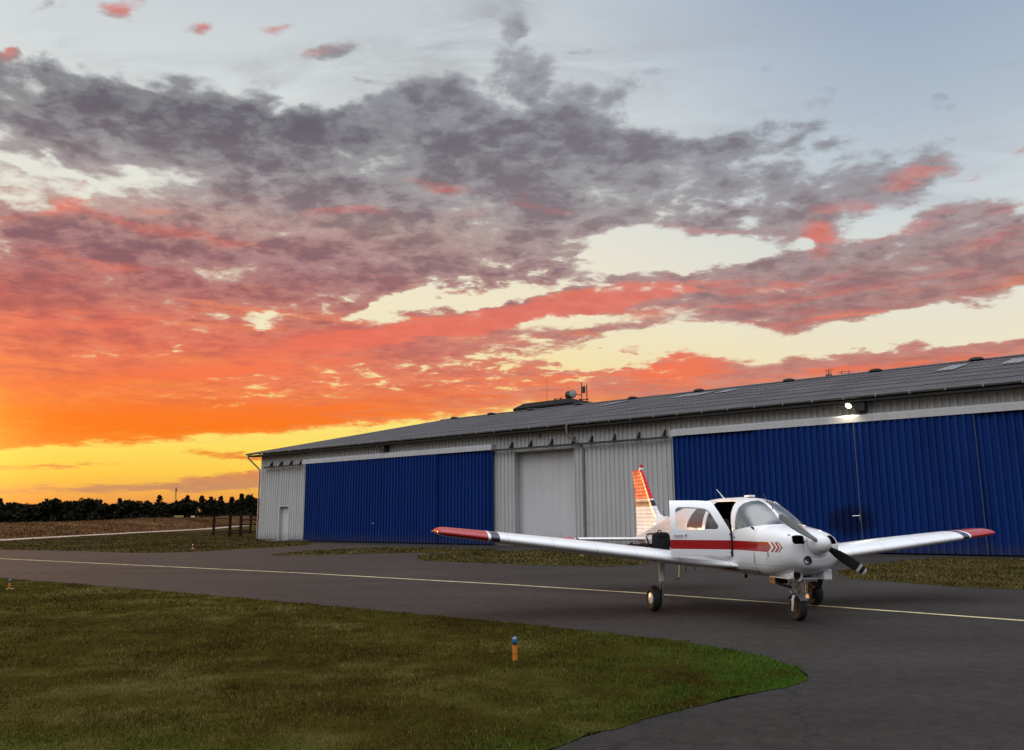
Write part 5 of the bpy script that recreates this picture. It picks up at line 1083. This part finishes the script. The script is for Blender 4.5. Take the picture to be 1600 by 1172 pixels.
edge_light((.012,9.36), 'orange post with blue lens standing in the front lawn, nearest of the taxiway lights', M['blue_lens'], .80, 0, 1.5)
edge_light((-11.62,19.25), 'blue-topped taxiway light with white chips at the far left lawn edge', M['blue_lens'], .72, 6)
edge_light((-16.9,43.7), 'pale taxiway light with white chips on the grass left of the hangar', M['sunset_lens'], .8, 8)
edge_light((2.72,32.98), 'small taxiway light catching the sunset on the grass strip under the right wing', M['sunset_lens'], .8, 3)

# ------------------------------------------------------------------ wooden fence beside the hangar
fence = empty('fence', (-25.4, 77.5, 0)); tag(fence, 'dark wooden post and rail fence beside the left end of the hangar', 'fence')
def ground_at(px_, Y): return None
posts = [(-29.2,80.5,1.85),(-25.6,74.6,1.9),(-24.55,74.4,1.9),(-28.0,88.0,2.2),(-24.1,80.0,1.5)]
for x, y, h in posts:
    g = MB(); g.box(x+25.4-.11, x+25.4+.11, y-77.5-.11, y-77.5+.11, -.05, h); g.build('post', M['timber_dark'], fence, bevel=.02)
def rail(a, b, z, r=.075):
    g = MB(); g.tube([(a[0]+25.4, a[1]-77.5, z), (b[0]+25.4, b[1]-77.5, z)], r, 6); g.build('rail', M['timber_dark'], fence)
for z in (.35,): 
    rail(posts[0], posts[1], z); rail(posts[2], posts[4], z); rail(posts[3], posts[0], z)
rail(posts[1], posts[2], 1.82, .06); rail(posts[0], posts[1], 1.0, .07); rail(posts[2], posts[4], 1.0, .07); rail(posts[0], posts[1], 1.6, .07); rail(posts[2], posts[4], 1.45, .07); rail(posts[4], (-21.5,79.3), 1.0, .07); rail(posts[4], (-21.5,79.3), 1.45, .07); rail(posts[1], posts[2], .30, .06)
rail(posts[4], (-21.5,79.3), .35)

# ------------------------------------------------------------------ boards at the edge of the dry field
def board(px_az, Y, w, h, label, mat, post=True):
    x = math.tan(R(px_az))*Y; z = float(terrain_h(x, Y))
    b = empty('marker_board', (x, Y, z), R(-px_az)); tag(b, label, 'marker board', 'marker boards along the field edge')
    g = MB(); g.box(-w/2, w/2, -.06, .06, .35, .35+h); g.build('board_face', mat, b, bevel=.01)
    for sx in (-w*.35, w*.35):
        g = MB(); g.box(sx-.03, sx+.03, -.03, .03, -.1, .35); g.build('leg', M['zinc'], b)
M['board_yellow'] = plain('board_yellow', (.30,.24,.06), .6); M['board_white'] = plain('board_white', (.55,.50,.48), .6)
board(-21.25, 214, 1.0, .75, 'white marker board at the field edge, nearest the hangar', M['board_white'])
board(-22.1, 205, 2.2, .8, 'wide yellow marker board at the field edge beside the white one', M['board_yellow'])
board(-24.05, 196, 1.6, .6, 'dull yellow marker board at the field edge under the middle trees', M['board_yellow'])
board(-24.4, 196, .45, .6, 'narrow pale marker board just left of the dull yellow one', M['board_white'])

# ------------------------------------------------------------------ lattice mast far away over the trees
mx_, my_ = math.tan(R(-22.35))*640, 640.0
ms = empty('lattice_mast', (mx_, my_, 0)); tag(ms, 'thin distant lattice mast rising just above the dark trees', 'mast')
g = MB()
for a in range(3):
    t = 2*math.pi*a/3; g.tube([(1.2*math.cos(t),1.2*math.sin(t),0),(.45*math.cos(t),.45*math.sin(t),26)], .09, 5)
for k in range(20):
    z0, z1 = k*1.3, k*1.3+1.3; r0, r1 = 1.2-.75*z0/26, 1.2-.75*z1/26
    for a in range(3):
        t0, t1 = 2*math.pi*a/3, 2*math.pi*(a+1)/3; g.tube([(r0*math.cos(t0),r0*math.sin(t0),z0),(r1*math.cos(t1),r1*math.sin(t1),z1)], .05, 4)
g.build('mast_lattice', M['rail_dark'], ms)
g = MB(); g.box(-.5,.5,-.4,.4,23.2,24.6); g.build('mast_panels', M['rail_dark'], ms)

# ------------------------------------------------------------------ the wood behind the field
def leaf_mat():
    m, n, b = new_mat('tree_leaves'); a = n.n.new('ShaderNodeAttribute'); a.attribute_name = 'rnd'
    k = n.ramp(a.outputs['Fac'], [(0,(.004,.005,.003)), (.5,(.009,.010,.005)), (1,(.020,.019,.009))]); setp(n, b, base=k, rough=.9, spec=.1); return m
M['tree_leaves'] = leaf_mat(); M['bark'] = plain('bark', (.03,.022,.016), .9)
def crown_pts(kind, h, rng):
    """leaf-clump centres of one tree crown"""
    P = []
    if kind == 'pine':
        for k in range(int(h*26)):
            q = rng.random()**.8; z = h*(.22+.78*q); r = (1-q)**.8*h*.25*(.6+.5*abs(math.sin(q*22))) + .35
            a = rng.random()*6.283; rr = r*rng.random()**.5; P.append((rr*math.cos(a), rr*math.sin(a), z))
    else:
        for k in range(rng.integers(6, 11)):
            a = rng.random()*6.283; d = rng.random()**.6*h*.26; zc = h*(.50+.36*rng.random()*(1-d/(h*.5))); R_ = h*(.13+.10*rng.random())
            for q in range(int(h*5.5)):
                v = rng.normal(size=3); v /= np.linalg.norm(v); s = R_*rng.random()**.35; P.append((d*math.cos(a)+v[0]*s, d*math.sin(a)+v[1]*s, zc+v[2]*s*.8))
    return np.array(P)
def leaves(P, size, rng):
    n = len(P); a = rng.normal(size=(n,3)); a /= np.linalg.norm(a, axis=1)[:,None]; b = np.cross(a, rng.normal(size=(n,3))); b /= np.linalg.norm(b, axis=1)[:,None]
    s = size*rng.uniform(.5, 1.3, (n,1)); c = rng.uniform(.4,.8,(n,1))
    v = np.stack([P-a*s, P+b*s*c, P+a*s, P-b*s*c], 1).reshape(-1,3); f = np.arange(n)*4
    return v, np.stack([f,f+1,f+2,f+3],1), np.repeat(rng.random(n), 4)
tr = np.random.default_rng(11)
V, F, A, off = [], [], [], 0; tv = MB()
n_tree = 0
for row, (Y0, cnt) in enumerate(((325, 110), (350, 100), (385, 80))):
    for k in range(cnt):
        az_ = -66 + 58*(k+tr.random())/cnt; x = math.tan(R(max(az_, -64)))*Y0 if az_ > -45 else -Y0*1.0-(-45-az_)*9; y = Y0 + tr.uniform(-14, 14) if az_ > -45 else Y0 - (-45-az_)*9
        z = float(terrain_h(x, y)); prof = 1.0 + .09*math.sin(az_*1.1+.6) + .05*math.sin(az_*2.7)
        h = tr.uniform(7.8, 9.6)*prof*(Y0/330)*.98; kind = 'pine' if tr.random() < .12 else 'round'
        P = crown_pts(kind, h, tr)
        low = np.array([(tr.normal()*2.4, tr.normal()*2.0, tr.uniform(0, h*.5)) for _ in range(110)])
        P = np.concatenate([P, low]) + (x, y, z); v, f, r = leaves(P, .95, tr)
        V.append(v); F.append(f+off); A.append(r); off += len(v)
        tv.tube([(x,y,z-.3),(x,y,z+h*.6)], [.22,.1], 5)
wood = np_mesh('distant_wood', np.concatenate(V), np.concatenate(F), M['tree_leaves'], np.concatenate(A)); tag(wood, kind='stuff')
tw = tv.build('wood_trunks', M['bark'], wood, recalc=False)
def tree(az_, Y0, h, kind, label, name, group=None):
    x = math.tan(R(az_))*Y0; z = float(terrain_h(x, Y0)); t = empty(name, (x, Y0, z)); tag(t, label, 'tree', group)
    P = crown_pts(kind, h, tr)
    if kind != 'pine': P = np.concatenate([P, crown_pts(kind, h*.93, tr)])
    v, f, r = leaves(P, .62 if kind == 'pine' else .8, tr); np_mesh('crown', v, f, M['tree_leaves'], r, t)
    g = MB(); g.tube([(0,0,-.3),(.1,0,h*.3),(0,.1,h*.8)], [.28,.2,.06], 8)
    for q in range(6):
        a = q*1.05; g.tube([(0,0,h*(.35+.07*q)),(math.cos(a)*h*.13,math.sin(a)*h*.13,h*(.5+.06*q))], [.08,.03], 5)
    g.build('trunk', M['bark'], t)
tree(-29.3, 300, 10.8, 'round', 'broad round-topped dark tree, tallest at the left end of the wood', 'deciduous_tree')
tree(-27.3, 300, 10.0, 'round', 'dark bushy tree right of the tallest one at the left of the wood', 'deciduous_tree')
tree(-24.9, 300, 9.0, 'round', 'low dome-shaped dark tree in the middle of the wood', 'deciduous_tree')
tree(-23.3, 300, 9.6, 'pine', 'pointed dark conifer just left of the distant mast', 'conifer_tree')
for a, h in ((-20.75, 9.2), (-20.2, 8.8), (-19.6, 9.0), (-18.9, 8.8), (-18.3, 9.3)):
    tree(a, 300, h, 'pine', 'pointed dark conifer in the clump beside the hangar corner', 'conifer_tree', 'conifers beside the hangar corner')
